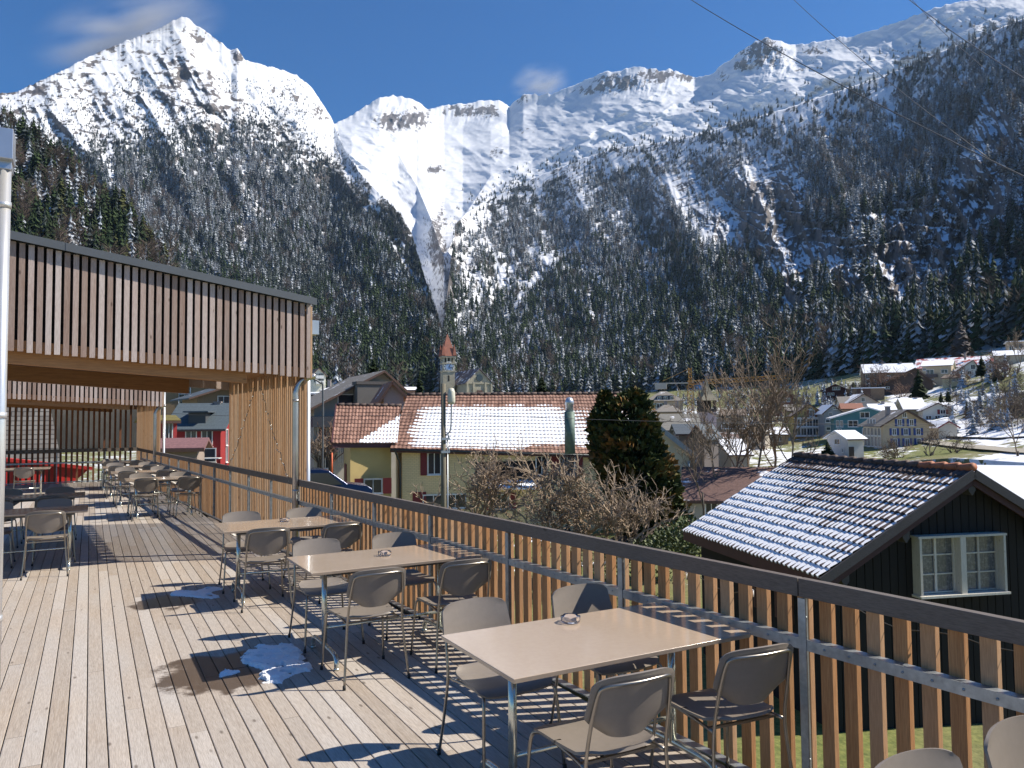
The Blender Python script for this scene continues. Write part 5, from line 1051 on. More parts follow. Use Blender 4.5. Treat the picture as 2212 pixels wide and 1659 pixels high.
# ---- dark barn at the right
Rn = CR*np.array([1, 1, 0]); Rn /= np.linalg.norm(Rn); Fn = CF*np.array([1, 1, 0]); Fn /= np.linalg.norm(Fn)
bd = -.19*Rn+.98*Fn; bw = .98*Rn+.19*Fn                                             # along the ridge (away), across the gable (right)
eN = at(1757, 1243, 17.0); hw_ = 3.86; rz_ = .58; ez_ = eN[2]; Lb = 7.0
bn = thing('barn', 'dark weathered timber barn with a snow-striped tiled roof and white double window', 'barn', (eN[0], eN[1], 0)); B0 = np.zeros(3)
pt = lambda a, l, z: bw*a+bd*l+np.array([0, 0, z])
def snow_barn(U, V, w):
    # U: 0 = far end, 1 = near gable; V: 0 = ridge
    s = .28*np.sin(U*55+V*90)*fbm(U*30, V*22, 2, 19) + 1.25*sstep(.88, .45, w)*sstep(.03, .16, V+.05*fbm(U*9, V*5, 3, 14)) + (1.0-.55*sstep(.85, 1, w))*sstep(.26, .66, V*1.05-(U-.35)*.62+.22*fbm(U*9, V*8, 4, 15)) - .42*np.exp(-(((U-.45)/.18)**2+((V-.34)/.07)**2))*(1-w*.2) - .45*sstep(.35, .0, V)*sstep(.1, .55, .8-U)*.6 - .5*sstep(.972, 1.0, V)*w
    return s
A_ = pt(hw_, Lb, rz_); B_ = pt(hw_, -.35, rz_); C_ = pt(-.05, -.35, ez_); D_ = pt(-.05, Lb, ez_)
tiled('roof', A_, B_, C_, D_, 14, 38, M_TILE2, bn, snow_barn, th=.034, amp=.042, crs=.75)
mb = MB(); slab4(mb, pt(hw_, -.35, rz_), pt(hw_, Lb, rz_), pt(2*hw_+.05, Lb, ez_), pt(2*hw_+.05, -.35, ez_), .1); mb.build('rear_roof', roofmat((.07, .05, .04), .6), bn)
mb = MB(); N_ = 17
for i in range(N_):
    a = pt(hw_, Lb-(Lb+.35)*i/N_, rz_+.06-.05*math.sin(i/N_*3.1)); b = pt(hw_, Lb-(Lb+.35)*(i+1.05)/N_, rz_+.10-.05*math.sin((i+1)/N_*3.1)); mb.m = 1 if i > 12 else 0; mb.tube([a, b], [.085, .10], 8)
mb.build('ridge_tiles', [M_TILE2, simple('orange_ridge_tile', (.36, .13, .065), .7)], bn)
M_BARN = wood('barn_boards', (.004, .0034, .003), (.013, .010, .008), 'z', .85, False).m
mb = MB(); g0 = .42; mb.add([tuple(pt(g0, 0, -7)), tuple(pt(2*hw_-g0, 0, -7)), tuple(pt(2*hw_-g0, 0, ez_+.05)), tuple(pt(hw_, 0, rz_-.15)), tuple(pt(g0, 0, ez_+.05))]+[tuple(pt(a, Lb-.3, z)) for a, z in ((g0, -7), (2*hw_-g0, -7), (2*hw_-g0, ez_+.05), (hw_, rz_-.15), (g0, ez_+.05))], [(4, 3, 2, 1, 0), (5, 6, 7, 8, 9), (0, 5, 9, 4), (1, 2, 7, 6), (2, 3, 8, 7), (3, 4, 9, 8)])
for a in np.arange(g0+.1, 2*hw_-g0, .21): zt_ = ez_+.0+(rz_-ez_-.2)*(1-abs(a-hw_)/(hw_-g0+.01)); mb.box(pt(a, -.012, (-7+zt_)/2), (.19, .024, zt_+7), ax=(bw, bd, (0, 0, 1)))
mb.build('wall', M_BARN, bn)
mb = MB(); M_VERGE = wood('verge_board_old', (.045, .040, .042), (.085, .08, .085), 'x', .75, True).m
for s in (0, 1): e_ = pt(-.05 if s == 0 else 2*hw_+.05, -.38, ez_-.07); mb.bar(pt(hw_, -.38, rz_-.05), e_, .045, .20)
mb.build('verge_board', M_VERGE, bn)
mb = MB()
for s in (0, 1): e_ = pt(.02 if s == 0 else 2*hw_-.02, -.30, ez_-.24); mb.bar(pt(hw_, -.30, rz_-.23), e_, .06, .15)
mb.build('verge_lining', simple('dull_red_board', (.045, .016, .018), .7), bn)
mb = MB()
for a in (hw_, hw_*.55, hw_*.1+.2, hw_*1.45): z = ez_+(rz_-ez_)*(1-abs(a-hw_)/hw_)-.42; mb.hull([pt(a-.09, -.30, z+.22), pt(a+.09, -.30, z+.22), pt(a+.09, .1, z+.22), pt(a-.09, .1, z+.22)], [pt(a-.09, -.30, z-.02), pt(a+.09, -.30, z-.02), pt(a+.09, .1, z-.02), pt(a-.09, .1, z-.02)][::1]); mb.hull([pt(a-.09, -.30, z-.02), pt(a+.09, -.30, z-.02), pt(a+.09, .1, z-.02), pt(a-.09, .1, z-.02)], [pt(a-.01, -.30, z-.13), pt(a+.01, -.30, z-.13), pt(a+.01, .1, z-.13), pt(a-.01, .1, z-.13)])
mb.build('rafter_end', simple('grey_rafter', (.06, .055, .055), .8), bn)
mb = MB(); mb.bar(pt(.0, -.3, ez_-.12), pt(.0, Lb, ez_-.12), .06, .30); mb.build('eaves_board', simple('red_brown_eaves', (.085, .035, .028), .7), bn)
wn = lambda x, y: (lambda d: CAM+d*(np.dot(eN-CAM, bd)/np.dot(d, bd))-np.array([eN[0], eN[1], 0]))(rays(x, y))
a0, a1_ = wn(1970, 1217)@bw, wn(2155, 1217)@bw; zt2, zb2 = wn(2060, 1156)[2], wn(2060, 1278)[2]; am = (a0+a1_)/2; hh_ = zt2-zb2; ww_ = a1_-a0; zc = (zt2+zb2)/2
mb = MB(); AX = (bw, -bd, (0, 0, 1)); M_OLD = wood('old_white_paint', (.50, .47, .40), (.66, .63, .56), 'z', .7, True).m
box_d = .28
for a, wd in ((a0+.03, .06), (a1_-.03, .06), (am, .14)): mb.box(pt(a, -box_d/2, zc), (wd, box_d, hh_), ax=AX)
mb.box(pt(am, -box_d/2, zt2+.02), (ww_+.06, box_d+.02, .05), ax=AX); mb.box(pt(am, -box_d/2-.02, zb2-.02), (ww_+.08, box_d+.06, .05), ax=AX)
fr_ = mb.build('window', M_OLD, bn)
for (l, r_) in ((a0+.06, am-.07), (am+.07, a1_-.06)):
    mb = MB(); m_ = (l+r_)/2
    for a, wd in ((l+.02, .04), (r_-.02, .04), (m_, .055)): mb.box(pt(a, -.06, zc), (wd, .04, hh_-.06), ax=AX)
    for z in (zc+hh_*.18, zc-hh_*.16, zt2-.03, zb2+.03): mb.box(pt(m_, -.058, z), (r_-l-.04, .03, .03), ax=AX)
    mb.build('sash', M_OLD, fr_)
    t = bpy.data.materials.get('lace_curtain')
    if not t:
        q_ = NT('lace_curtain'); v = q_.noise(q_.map(q_.obj(), (1, 1, 1)), 14, 4, .7); st = q_.n('ShaderNodeTexWave', {'Vector': q_.map(q_.obj(), (1, 1, .15)), 'Scale': 9.0, 'Distortion': 4.0}).outputs['Fac']
        q_.p(Base_Color=q_.mix(q_.ramp(v, [(.48, 0.0), (.66, .6)]), q_.ramp(st, [(.2, (.05, .055, .065)), (.8, (.13, .14, .15))]), (.26, .27, .28)), Roughness=.25, Coat_Weight=.6, Coat_Roughness=.05); t = q_.m
    MB().box(pt(m_, -.035, zc), (r_-l-.04, .01, hh_-.06), ax=AX).build('pane', t, fr_)
mb = MB()
for i in range(7): p = pt(-.02+.28*i*0, .9+i*.35, ez_-.9); mb.box(pt(.2, .9+i*.35, ez_-.8), (.05, .10, 1.2), ax=(bw, bd, (0, 0, 1)))
mb.build('side_slats', simple('side_slat_brown', (.10, .045, .03), .8), bn)
# neighbour roof behind the barn
house('D', 2110, 2420, 1180, 1118, 1030, 31, 10, 'gx', 6, (.12, .08, .06), roofmat((.10, .07, .06), .86, 3.4), 'low outbuilding with thick snow on its roof behind the dark barn', (), name='outbuilding', cat='outbuilding', oh=.3)
# stone retaining wall and road on the slope
def on_slope(x, y): P_, ok = TE.sample(np.array([float(x)]), np.array([float(y)])); return P_[0]
mb = MB(); L_ = [(1985, 938), (2040, 946), (2100, 948), (2160, 950), (2240, 946), (2330, 940)]
for (xa, ya), (xb, yb) in zip(L_[:-1], L_[1:]):
    a, b = on_slope(xa, ya), on_slope(xb, yb); mb.hull([a+(0, 0, -2.2), b+(0, 0, -2.2), b+Fn*.6+(0, 0, -2.2), a+Fn*.6+(0, 0, -2.2)], [a+(0, 0, .3), b+(0, 0, .3), b+Fn*.6+(0, 0, .3), a+Fn*.6+(0, 0, .3)])
tag(mb.build('stone_wall', simple('dark_stone_wall', (.075, .065, .055), .9, 0, .3, 1.5)), 'long dark stone retaining wall below the snow field', 'wall')
mb = MB(); L1 = [(1960, 948), (2020, 958), (2080, 966), (2150, 972), (2185, 976), (2260, 980)]; pr = [(on_slope(x, y-4), on_slope(x, y+5)) for x, y in L1]
V = [q+np.array([0, 0, .25]) for p_ in pr for q in p_]; me = np_mesh('road', np.array(V), np.array([(2*i, 2*i+1, 2*i+3, 2*i+2) for i in range(len(L1)-1)])); tag(link_mesh('road', me, simple('pale_road', (.34, .31, .25), .9)), kind='structure')
# ---- small things
def pole_lamp():
    p = at_r(957.5, 1000, 33); t = thing('utility_pole', 'weathered wooden utility pole with a street lamp at its top', 'utility pole', (p[0], p[1], -7)); zt_ = at_r(957, 829, 33)[2]+7
    MB().tube([(0, 0, 0), (.02, 0, zt_)], [.13, .10], 14).build('pole', wood('pole_wood', (.12, .105, .07), (.21, .19, .14), 'z', .85, False).m, t)
    mb = MB(); c = np.array([.30, -.2, zt_-.45]); mb.lathe([(0, .27), (.10, .25), (.16, .1), (.17, -.3), (.14, -.42), (0, -.45)], tuple(c), 14); lm = mb.build('lamp_head', simple('lamp_cream', (.62, .60, .48), .4), t)
    MB().tube(smooth_path([(.08, -.03, zt_-2.2), (.26, -.15, zt_-2.0), (.30, -.2, zt_-1.3), (.30, -.2, zt_-.85)], 5), .03, 8).build('lamp_arm', M_ZINC, t)
    mb = MB(); mb.tube([(.16, -.06, .5), (.17, -.06, zt_-2.4)], .035, 8)
    for z in (zt_-2.35, zt_-2.9): mb.box((0.05, -.12, z), (.38, .1, .1)); mb.tube([(.2, -.12, z), (.2, -.12, z+.2)], .04, 8)
    mb.build('cable_conduit', M_ZINC, t); return p, zt_-7
up, upz = pole_lamp()
p = at_r(697, 1000, 46); lp = thing('street_lamp', 'slim grey street lamp arching beside the portal corner', 'street lamp', (p[0], p[1], -7)); z1 = at_r(697, 838, 46)[2]+7
MB().tube(smooth_path([(0, 0, 0), (0, 0, z1*.6), (0, 0, z1-.1), (-.15, 0, z1+.28), (-.5, 0, z1+.5), (-1.0, 0, z1+.62)], 6), .055, 8).build('post', simple('lamp_grey', (.12, .125, .13), .5, .3), lp)
MB().box((-.9, 0, z1+.60), (.9, .22, .12)).build('lamp_head', simple('lamp_light_grey', (.55, .56, .58), .4), lp)
# parked van roof by the lamp
p = at_r(690, 1042, 34); vn = thing('van', 'dark blue van half hidden behind the railing and the portal', 'van', (p[0], p[1], at_r(690, 1012, 34)[2]-1.75), -math.atan2(p[0], p[1])+rad(4))
mb = MB(); prof = [(-2.4, .35), (2.1, .35), (2.15, .85), (1.95, 1.0), (1.1, 1.12), (.35, 1.68), (0, 1.75), (-1.9, 1.75), (-2.35, 1.55)]
mb.hull([(x, -.85 if z < 1.1 else -.70, z) for x, z in prof], [(x, .85 if z < 1.1 else .70, z) for x, z in prof]); mb.build('body', simple('blue_car_paint', (.012, .02, .055), .18, .4, .05), vn, bevel=.05)
mb = MB(); mb.hull([(x, -.80, z) for x, z in ((-1.9, 1.1), (.9, 1.1), (.3, 1.6), (-1.9, 1.62))], [(x, .80, z) for x, z in ((-1.9, 1.1), (.9, 1.1), (.3, 1.6), (-1.9, 1.62))]); mb.build('side_window', M_PANE, vn)
mb = MB(); mb.add([(1.08, -.62, 1.15), (1.08, .62, 1.15), (.38, .56, 1.69), (.38, -.56, 1.69)], [(0, 1, 2, 3)]); mb.build('windscreen', M_PANE, vn)
for x in (-1.5, 1.4):
    for y in (-.8, .8): mb = MB(); mb.tube([(x, y-.1, .34), (x, y+.1, .34)], .34, 18); mb.build('wheel', M_RUBBER, vn)
# rose arch and orange stake in the garden
p = at_r(713, 1000, 70); ar = tag(MB().build('x', None), None); bpy.data.objects.remove(ar)
mb = MB(); zg = at_r(713, 1010, 70)[2]
for o_ in (-.25, .25):
    for rr_ in (1.0, .8): mb.tube(smooth_path([(-rr_, o_, 0), (-rr_, o_, 1.6), (-rr_*.7, o_, 2.4), (0, o_, 2.75), (rr_*.7, o_, 2.4), (rr_, o_, 1.6), (rr_, o_, 0)], 4), .035, 6)
for z in np.arange(.3, 2.2, .4): mb.bar((-1, -.25, z), (-1, .25, z), .03, .03); mb.bar((1, -.25, z), (1, .25, z), .03, .03)
o = mb.build('garden_arch', simple('cream_metal', (.55, .52, .42), .6)); o.location = (p[0], p[1], zg); tag(o, 'cream metal rose arch in the garden beside the yellow wing', 'garden arch')
p = at_r(717, 1000, 52); mb = MB(); zs = at_r(717, 1020, 52)[2]; mb.tube([(0, 0, zs-p[2]-.5), (0, 0, at_r(717, 978, 52)[2]-p[2])], .06, 8); o = mb.build('marker_stake', simple('orange_stake', (.60, .12, .04), .6)); o.location = tuple(p); tag(o, 'orange marker stake at the edge of the garden', 'stake')
# yellow tower crane
p = at_r(1492, 890, 205); cz = at_r(1492, 832, 205)[2]; cr = thing('tower_crane', 'orange yellow tower crane standing behind the roofs', 'crane', (p[0], p[1], p[2]-4), -math.atan2(p[0], p[1]))
def lattice(mb, a, b, w, n, up=(0, 0, 1)):
    a, b = np.array(a, float), np.array(b, float); d = (b-a)/np.linalg.norm(b-a); u = np.cross(d, up); u = u/np.linalg.norm(u); v = np.cross(u, d); c = [u*w/2+v*w/2, -u*w/2+v*w/2, -u*w/2-v*w/2, u*w/2-v*w/2]
    for q in c: mb.bar(a+q, b+q, .14, .14, up=u)
    for i in range(n):
        s, e = a+(b-a)*i/n, a+(b-a)*(i+1)/n
        for k in range(4): mb.bar(s+c[k], e+c[(k+1) % 4], .09, .09, up=u+v*.3)
M_CRANE = simple('crane_yellow', (.52, .26, .05), .5); H_ = cz-p[2]+4
mb = MB(); lattice(mb, (0, 0, 0), (0, 0, H_), 1.5, 12, (0, 1, 0)); mb.build('mast', M_CRANE, cr)
mb = MB(); lattice(mb, (-.6, 0, H_+.6), (25, 3, H_+1.8), 1.0, 26); mb.build('jib', M_CRANE, cr)
mb = MB(); lattice(mb, (0, 0, H_), (0, 0, H_+4.5), .8, 4, (0, 1, 0)); mb.bar((0, 0, H_+4.4), (-7, 0, H_+1.2), .1, .1); mb.build('peak', M_CRANE, cr)
mb = MB(); mb.box((-5, 0, H_+.6), (9, .8, .3)); mb.box((-7.5, 0, H_-.1), (3, 1.6, 1.6)); mb.build('counterweight', wallmat((.45, .42, .36)), cr)
# ---- cables
def cable(name, label, A, B, sag, r, cat='cable', group=None):
    A, B = np.array(A), np.array(B); pts = [A+(B-A)*t-np.array([0, 0, sag*4*t*(1-t)]) for t in np.linspace(0, 1, 28)]; mb = MB(); mb.tube(pts, r, 6); tag(mb.build(name, bpy.data.materials.get('cable_dark') or simple('cable_dark', (.06, .06, .065), .5)), label, cat, group)
G_ = 'overhead cables'
cable('power_line', 'thick overhead cable, lowest of those crossing the upper right corner', at_r(1380, -75, 150), at_r(2420, 480, 75), 1.6, .06, 'power line', G_)
cable('power_line', 'thin overhead cable starting at the middle of the upper right sky', at_r(1640, -75, 150), at_r(2140, 345, 85), 1.2, .04, 'power line', G_)
cable('power_line', 'overhead cable crossing the extreme upper right corner', at_r(1900, -55, 150), at_r(2420, 290, 75), 1.2, .055, 'power line', G_)
cable('power_line', 'thinnest overhead cable crossing close to the extreme upper right one', at_r(1930, -50, 170), at_r(2130, 150, 120), 1.0, .04, 'power line', G_)
for x0, r0, x1, r1, y0, y1, lab in ((300, 60, 957, 33, 888, 893, 'thin cable running left from the utility pole past the portals'), (957, 33, 2300, 45, 893, 912, 'thin cable running right from the utility pole before the slope houses')): cable('service_cable', lab, at_r(x0, y0, r0), at_r(x1, y1, r1), .25, .012, 'cable', G_)
# =================================================================== TREES AND BUSHES ONE CAN TELL APART
def twigs(seed, trunk, levels, spread, kids, shrink, len0, r0, up=.25, wob=.18, steps=3, rs=.58, rmin=.0022):
    """branching skeleton grown outward; returns arrays of tapered three-sided twigs"""
    g = np.random.default_rng(seed); segs = []
    def grow(p, d, L, r, lv):
        q = p; pts = [q]; dd = d.copy()
        for i in range(steps):
            dd = dd+g.normal(size=3)*wob; dd[2] += up*.3; dd /= np.linalg.norm(dd); q = q+dd*L/steps; pts.append(q)
        for i in range(steps): segs.append((pts[i], pts[i+1], r*(1-.35*i/steps), r*(1-.35*(i+1)/steps)))
        if lv <= 0: return
        for k in range(kids[lv-1] if lv <= len(kids) else 3):
            t = g.uniform(.35, 1.0); b = pts[0]+(pts[-1]-pts[0])*t if t < .99 else pts[-1]; i = min(int(t*steps), steps-1); b = pts[i]+(pts[i+1]-pts[i])*(t*steps-i)
            nd = dd+g.normal(size=3)*spread; nd[2] += up*.5; nd /= np.linalg.norm(nd); grow(b, nd, L*shrink*g.uniform(.7, 1.2), max(r*rs, rmin), lv-1)
    for p, d in trunk: d = np.array(d, float); grow(np.array(p, float), d/np.linalg.norm(d), len0*g.uniform(.85, 1.15), r0, levels)
    A = np.array([s[0] for s in segs]); B = np.array([s[1] for s in segs]); ra = np.array([s[2] for s in segs])[:, None]; rb = np.array([s[3] for s in segs])[:, None]
    D = B-A; U = np.cross(D, np.array([.31, .52, .79])); U /= np.linalg.norm(U, axis=1, keepdims=True)+1e-9; W = np.cross(D, U); W /= np.linalg.norm(W, axis=1, keepdims=True)+1e-9
    V = np.stack([A+ra*(math.cos(a)*U+math.sin(a)*W) for a in (0, 2.094, 4.189)]+[B+rb*(math.cos(a)*U+math.sin(a)*W) for a in (0, 2.094, 4.189)], 1).reshape(-1, 3)
    b = np.arange(len(A))[:, None]*6; F = np.concatenate([b+np.array([[k, (k+1) % 3, 3+(k+1) % 3, 3+k]]) for k in range(3)]); return V, F
def bark(name, a, b): 
    t = NT(name); n = t.noise(t.obj(), 6, 4, .6); t.p(Base_Color=t.ramp(n, [(.3, a), (.7, b)]), Roughness=.85); return t.m
M_TWIG = bark('pale_twig', (.20, .145, .095), (.42, .32, .23)); M_TWIG2 = bark('warm_twig', (.11, .078, .055), (.25, .185, .13)); M_BARK = bark('bark', (.05, .04, .03), (.13, .105, .08)); M_RED = bark('red_brown_twig', (.13, .075, .05), (.26, .16, .11))
def bare_thing(name, label, x, yb, r, H, seed, spec, cat, mat, group=None, zoff=0):
    P = at_r(x, yb, r); t = thing(name, label, cat, tuple(P+np.array([0, 0, zoff])), random.random()*6, group)
    V, F = twigs(seed, *spec); V *= H; link_mesh('crown', np_mesh('crown', V, F), mat, t)
    mb = MB(); 
    for p, d in spec[0]: d = np.array(d, float)/np.linalg.norm(d); mb.tube([np.array(p)*H-np.array([0, 0, 1.0]), np.array(p)*H, (np.array(p)+d*.22)*H], [spec[6]*H*1.25, spec[6]*H*1.15, spec[6]*H*.85], 8)
    mb.build('trunk', M_BARK, t); return t
multi = lambda n, s, seed: [((math.cos(i*2.4)*.04, math.sin(i*2.4)*.04, 0), (math.cos(i*2.4+seed)*s, math.sin(i*2.4+seed)*s, 1)) for i in range(n)]
BUSH = (lambda n, s, seed, lv, kids, l0: (multi(n, s, seed), lv, .75, [max(3, q-1) for q in kids], .66, l0, .017, .22, .26, 3, .62, .0034))
bare_thing('bare_bush', 'tangled leafless shrub with pale twigs before the snowy farmhouse, left of the bigger one', 1040, 1165, 40, 6.0, 3, BUSH(6, .55, .3, 4, (4, 5, 5, 5), .42), 'shrub', M_TWIG)
bare_thing('bare_bush', 'big tangled leafless tree with pale crooked twigs next to the evergreen', 1238, 1195, 37, 6.4, 5, BUSH(5, .6, 1.3, 4, (5, 5, 5, 6), .45), 'tree', M_TWIG)
bare_thing('bare_bush', 'low leafless shrub leaning over the railing in front of the evergreen', 1345, 1200, 34, 4.2, 9, BUSH(6, .7, 2.1, 4, (4, 5, 5, 5), .44), 'shrub', M_TWIG)
TALL = lambda lv, kids, l0, s: ([((0, 0, 0), (s, .02, 1))], lv, .55, kids, .60, l0, .011, .30, .12, 4)
for i, (x, yb, r, H, sd, lab) in enumerate(((1560, 1085, 58, 6.6, 21, 'leafless tree at the left of the bare group, branching low'), (1592, 1085, 62, 9.2, 22, 'slim leafless tree in the bare group, before the pink belfry tower side'), (1632, 1085, 60, 10.6, 23, 'tall leafless tree in the middle of the bare group before the brown chalet'),
      (1668, 1080, 64, 11.2, 24, 'tallest leafless tree of the bare group, right of the middle'), (1708, 1075, 60, 9.0, 25, 'leafless tree at the right end of the bare group by the yellow veranda house'), (1612, 1080, 70, 9.8, 26, 'leafless tree standing behind the bare group'), (1520, 1100, 52, 5.0, 27, 'small pale leafless tree beside the drain pipe of the cream gable'))):
    bare_thing('bare_tree', lab, x, yb, r, H, sd, TALL(4, (3, 4, 4, 7), .62, .05*(-1)**i), 'tree', M_TWIG2, 'leafless trees behind the barn')
for x, yb, r, H, sd, spec, m, lab in ((2200, 1010, 104, 8.5, 31, TALL(4, (4, 5, 5, 5), .55, -.1), M_TWIG2, 'leafless tree cut by the right picture edge before the stone wall'), (2010, 990, 116, 5.2, 32, BUSH(3, .8, .5, 4, (4, 4, 5, 4), .45), M_TWIG2, 'crooked leafless fruit tree right of the beige house'), (2062, 985, 117, 4.4, 33, BUSH(3, .6, 1.5, 4, (4, 4, 5, 4), .45), M_TWIG2, 'small leafless fruit tree on the grass before the stone wall'),
      (2198, 822, 218, 14, 34, TALL(4, (4, 5, 5, 4), .6, .05), M_TWIG, 'pale leafless tree high on the right slope'), (2165, 820, 214, 7, 35, BUSH(7, .6, .2, 4, (4, 4, 5, 4), .5), M_RED, 'reddish brown bush above the long pale shed'), (2080, 830, 224, 5, 36, BUSH(7, .6, .2, 4, (4, 4, 5, 4), .5), M_RED, 'reddish brown bush below the white gabled house'), (1950, 862, 228, 5, 37, BUSH(6, .6, .9, 4, (4, 4, 5, 4), .5), M_RED, 'brown bush in front of the dark barn on the slope'), (2190, 905, 150, 5.5, 38, BUSH(8, .7, .9, 4, (4, 4, 5, 4), .5), M_TWIG2, 'wide brown thicket at the right edge above the snow field'), (1935, 1003, 117, 4, 39, BUSH(8, .8, .4, 4, (4, 4, 5, 4), .5), M_TWIG2, 'low brown thicket at the foot of the beige house'), (690, 1000, 64, 3, 40, BUSH(6, .5, .4, 3, (4, 5, 5), .5), M_TWIG2, 'small bare garden shrub beside the rose arch'), (715, 1000, 66, 3.6, 41, BUSH(6, .5, .9, 3, (4, 5, 5), .5), M_RED, 'small bare garden shrub behind the rose arch'), (1905, 845, 238, 9, 42, BUSH(6, .5, .9, 4, (4, 5, 5, 4), .5), M_RED, 'bare tree behind the carport'), (1848, 862, 262, 6, 43, BUSH(6, .5, .9, 4, (4, 5, 5, 4), .5), M_RED, 'bare bush right of the dark red chalet')):
    bare_thing('bare_tree', lab, x, yb, r, H, sd, spec, 'tree', m)
# ---- conifers that stand apart
M_NEED = [tree_mat('spruce_green', (.016, .028, .011), (.036, .052, .02), 0), tree_mat('spruce_olive', (.045, .055, .018), (.085, .09, .035), 0), tree_mat('larch_brown', (.085, .06, .045), (.15, .11, .08), .15)]
def spruce(label, x, yb, yt, r, mat, width, seed, cat='tree', group=None):
    P = at_r(x, yb, r); H = (yb-yt)/FPX*((P-CAM)@CF); t = thing('spruce', label, cat, tuple(P), seed, group)
    V, F = conifer(seed, 22, 17, width, .4, .06, .28); link_mesh('crown', np_mesh('crown', V*H, F), M_NEED[mat], t)
    MB().tube([(0, 0, -2), (0, 0, H*.5)], [H*.018+.05, H*.01+.02], 8).build('trunk', M_BARK, t)
for a in (('dark pyramid spruce rising behind the thick grey chimney', kx('4', 530), ky('4', 480), ky('4', 305), 118, 0, .30, 201), ('narrow pointed spruce left of the church tower', kx('4', 882), ky('4', 590), ky('4', 405), 150, 0, .17, 202), ('broad dark spruce peeping over the farmhouse ridge', kx('5', 275), ky('5', 340), ky('5', 160), 120, 0, .34, 203),
          ('dark spruce before the red roofed building on the slope', kx('8', 1565), ky('8', 625), ky('8', 410), 222, 0, .27, 204), ('tall dark conifer left of the beige balcony house', kx('8', 880), ky('8', 860), ky('8', 555), 218, 0, .25, 205), ('dark column cypress in the snow beside the small shed', kx('8', 1407), ky('8', 1125), ky('8', 915), 168, 0, .17, 206),
          ('small dark conifer on the terraces, left of its twin', kx('8', 1122), ky('8', 925), ky('8', 800), 196, 0, .20, 207), ('small dark conifer on the terraces, right of its twin', kx('8', 1200), ky('8', 915), ky('8', 780), 197, 0, .22, 208), ('olive green pine bush above the terraces', kx('8', 1740), ky('8', 745), ky('8', 540), 216, 1, .36, 209),
          ('round dark thuja beside the small white annex', kx('7', 1550), ky('7', 1570), ky('7', 1340), 120, 0, .36, 210), ('little young pine at the right behind the barn roof', kx('8', 1605), ky('8', 1720), ky('8', 1575), 40, 1, .40, 211), ('tall brown larch at the wood edge above the red roof', kx('8', 1340), ky('8', 425), ky('8', 20), 330, 2, .27, 212),
          ('bushy dark conifer beside the orange roofed house', kx('8', 670), ky('8', 985), ky('8', 855), 190, 0, .45, 213), ('yellow green bush left of the carport', kx('8', 165), ky('8', 785), ky('8', 700), 258, 1, .5, 214), ('dark conifer left of the crane before the hipped roof', kx('7', 270), ky('7', 780), ky('7', 640), 330, 0, .25, 215), ('dark conifer just left of the belfry spire', kx('7', 150), ky('7', 900), ky('7', 800), 240, 0, .25, 216)): spruce(*a)
def woods_edge(T, n, x0, x1, lo, hi, label, group, hgt, mats, seed):
    g = np.random.default_rng(seed); ms = []
    for i in range(4): V, F = conifer(300+i+seed, 14, 11, .20+.02*i, .4, .05, .3); m = np_mesh('conifer', V, F); m.materials.append(M_NEED[mats[i]]); ms.append(m)
    x = g.uniform(x0, x1, n*3); y = g.uniform(lo, hi, n*3) ; P, ok = T.sample(x, y); P = P[ok][:n]
    for p in P:
        o = bpy.data.objects.new('conifer', ms[g.integers(4)]); COL.objects.link(o); h = hgt*g.uniform(.7, 1.25); o.location = (p[0], p[1], p[2]-.5); o.scale = (h, h, h); o.rotation_euler = (0, 0, g.random()*6.28); tag(o, label, 'conifer', group)
woods_edge(TN, 110, -150, 400, 420, 720, 'green conifer in the wood on the near hill at the left', 'conifers on the near hill', 21, (0, 1, 0, 1), 1)
woods_edge(TR, 130, 1000, 2212, 755, 850, 'green conifer along the lower edge of the wood on the right mountain', 'conifers at the foot of the right mountain', 21, (0, 0, 1, 0), 2)
P, ok = TE.sample(np.concatenate([RNG.uniform(1420, 1880, 420), RNG.uniform(2040, 2300, 160), RNG.uniform(1300, 1700, 160)]), np.concatenate([RNG.uniform(836, 892, 420), RNG.uniform(800, 940, 160), RNG.uniform(870, 960, 160)]))
scatter('hillside_brush', P[ok], 1.5+3.5*RNG.random(ok.sum()), np.array([RNG.choice(PK['bare']) for _ in range(ok.sum())]))
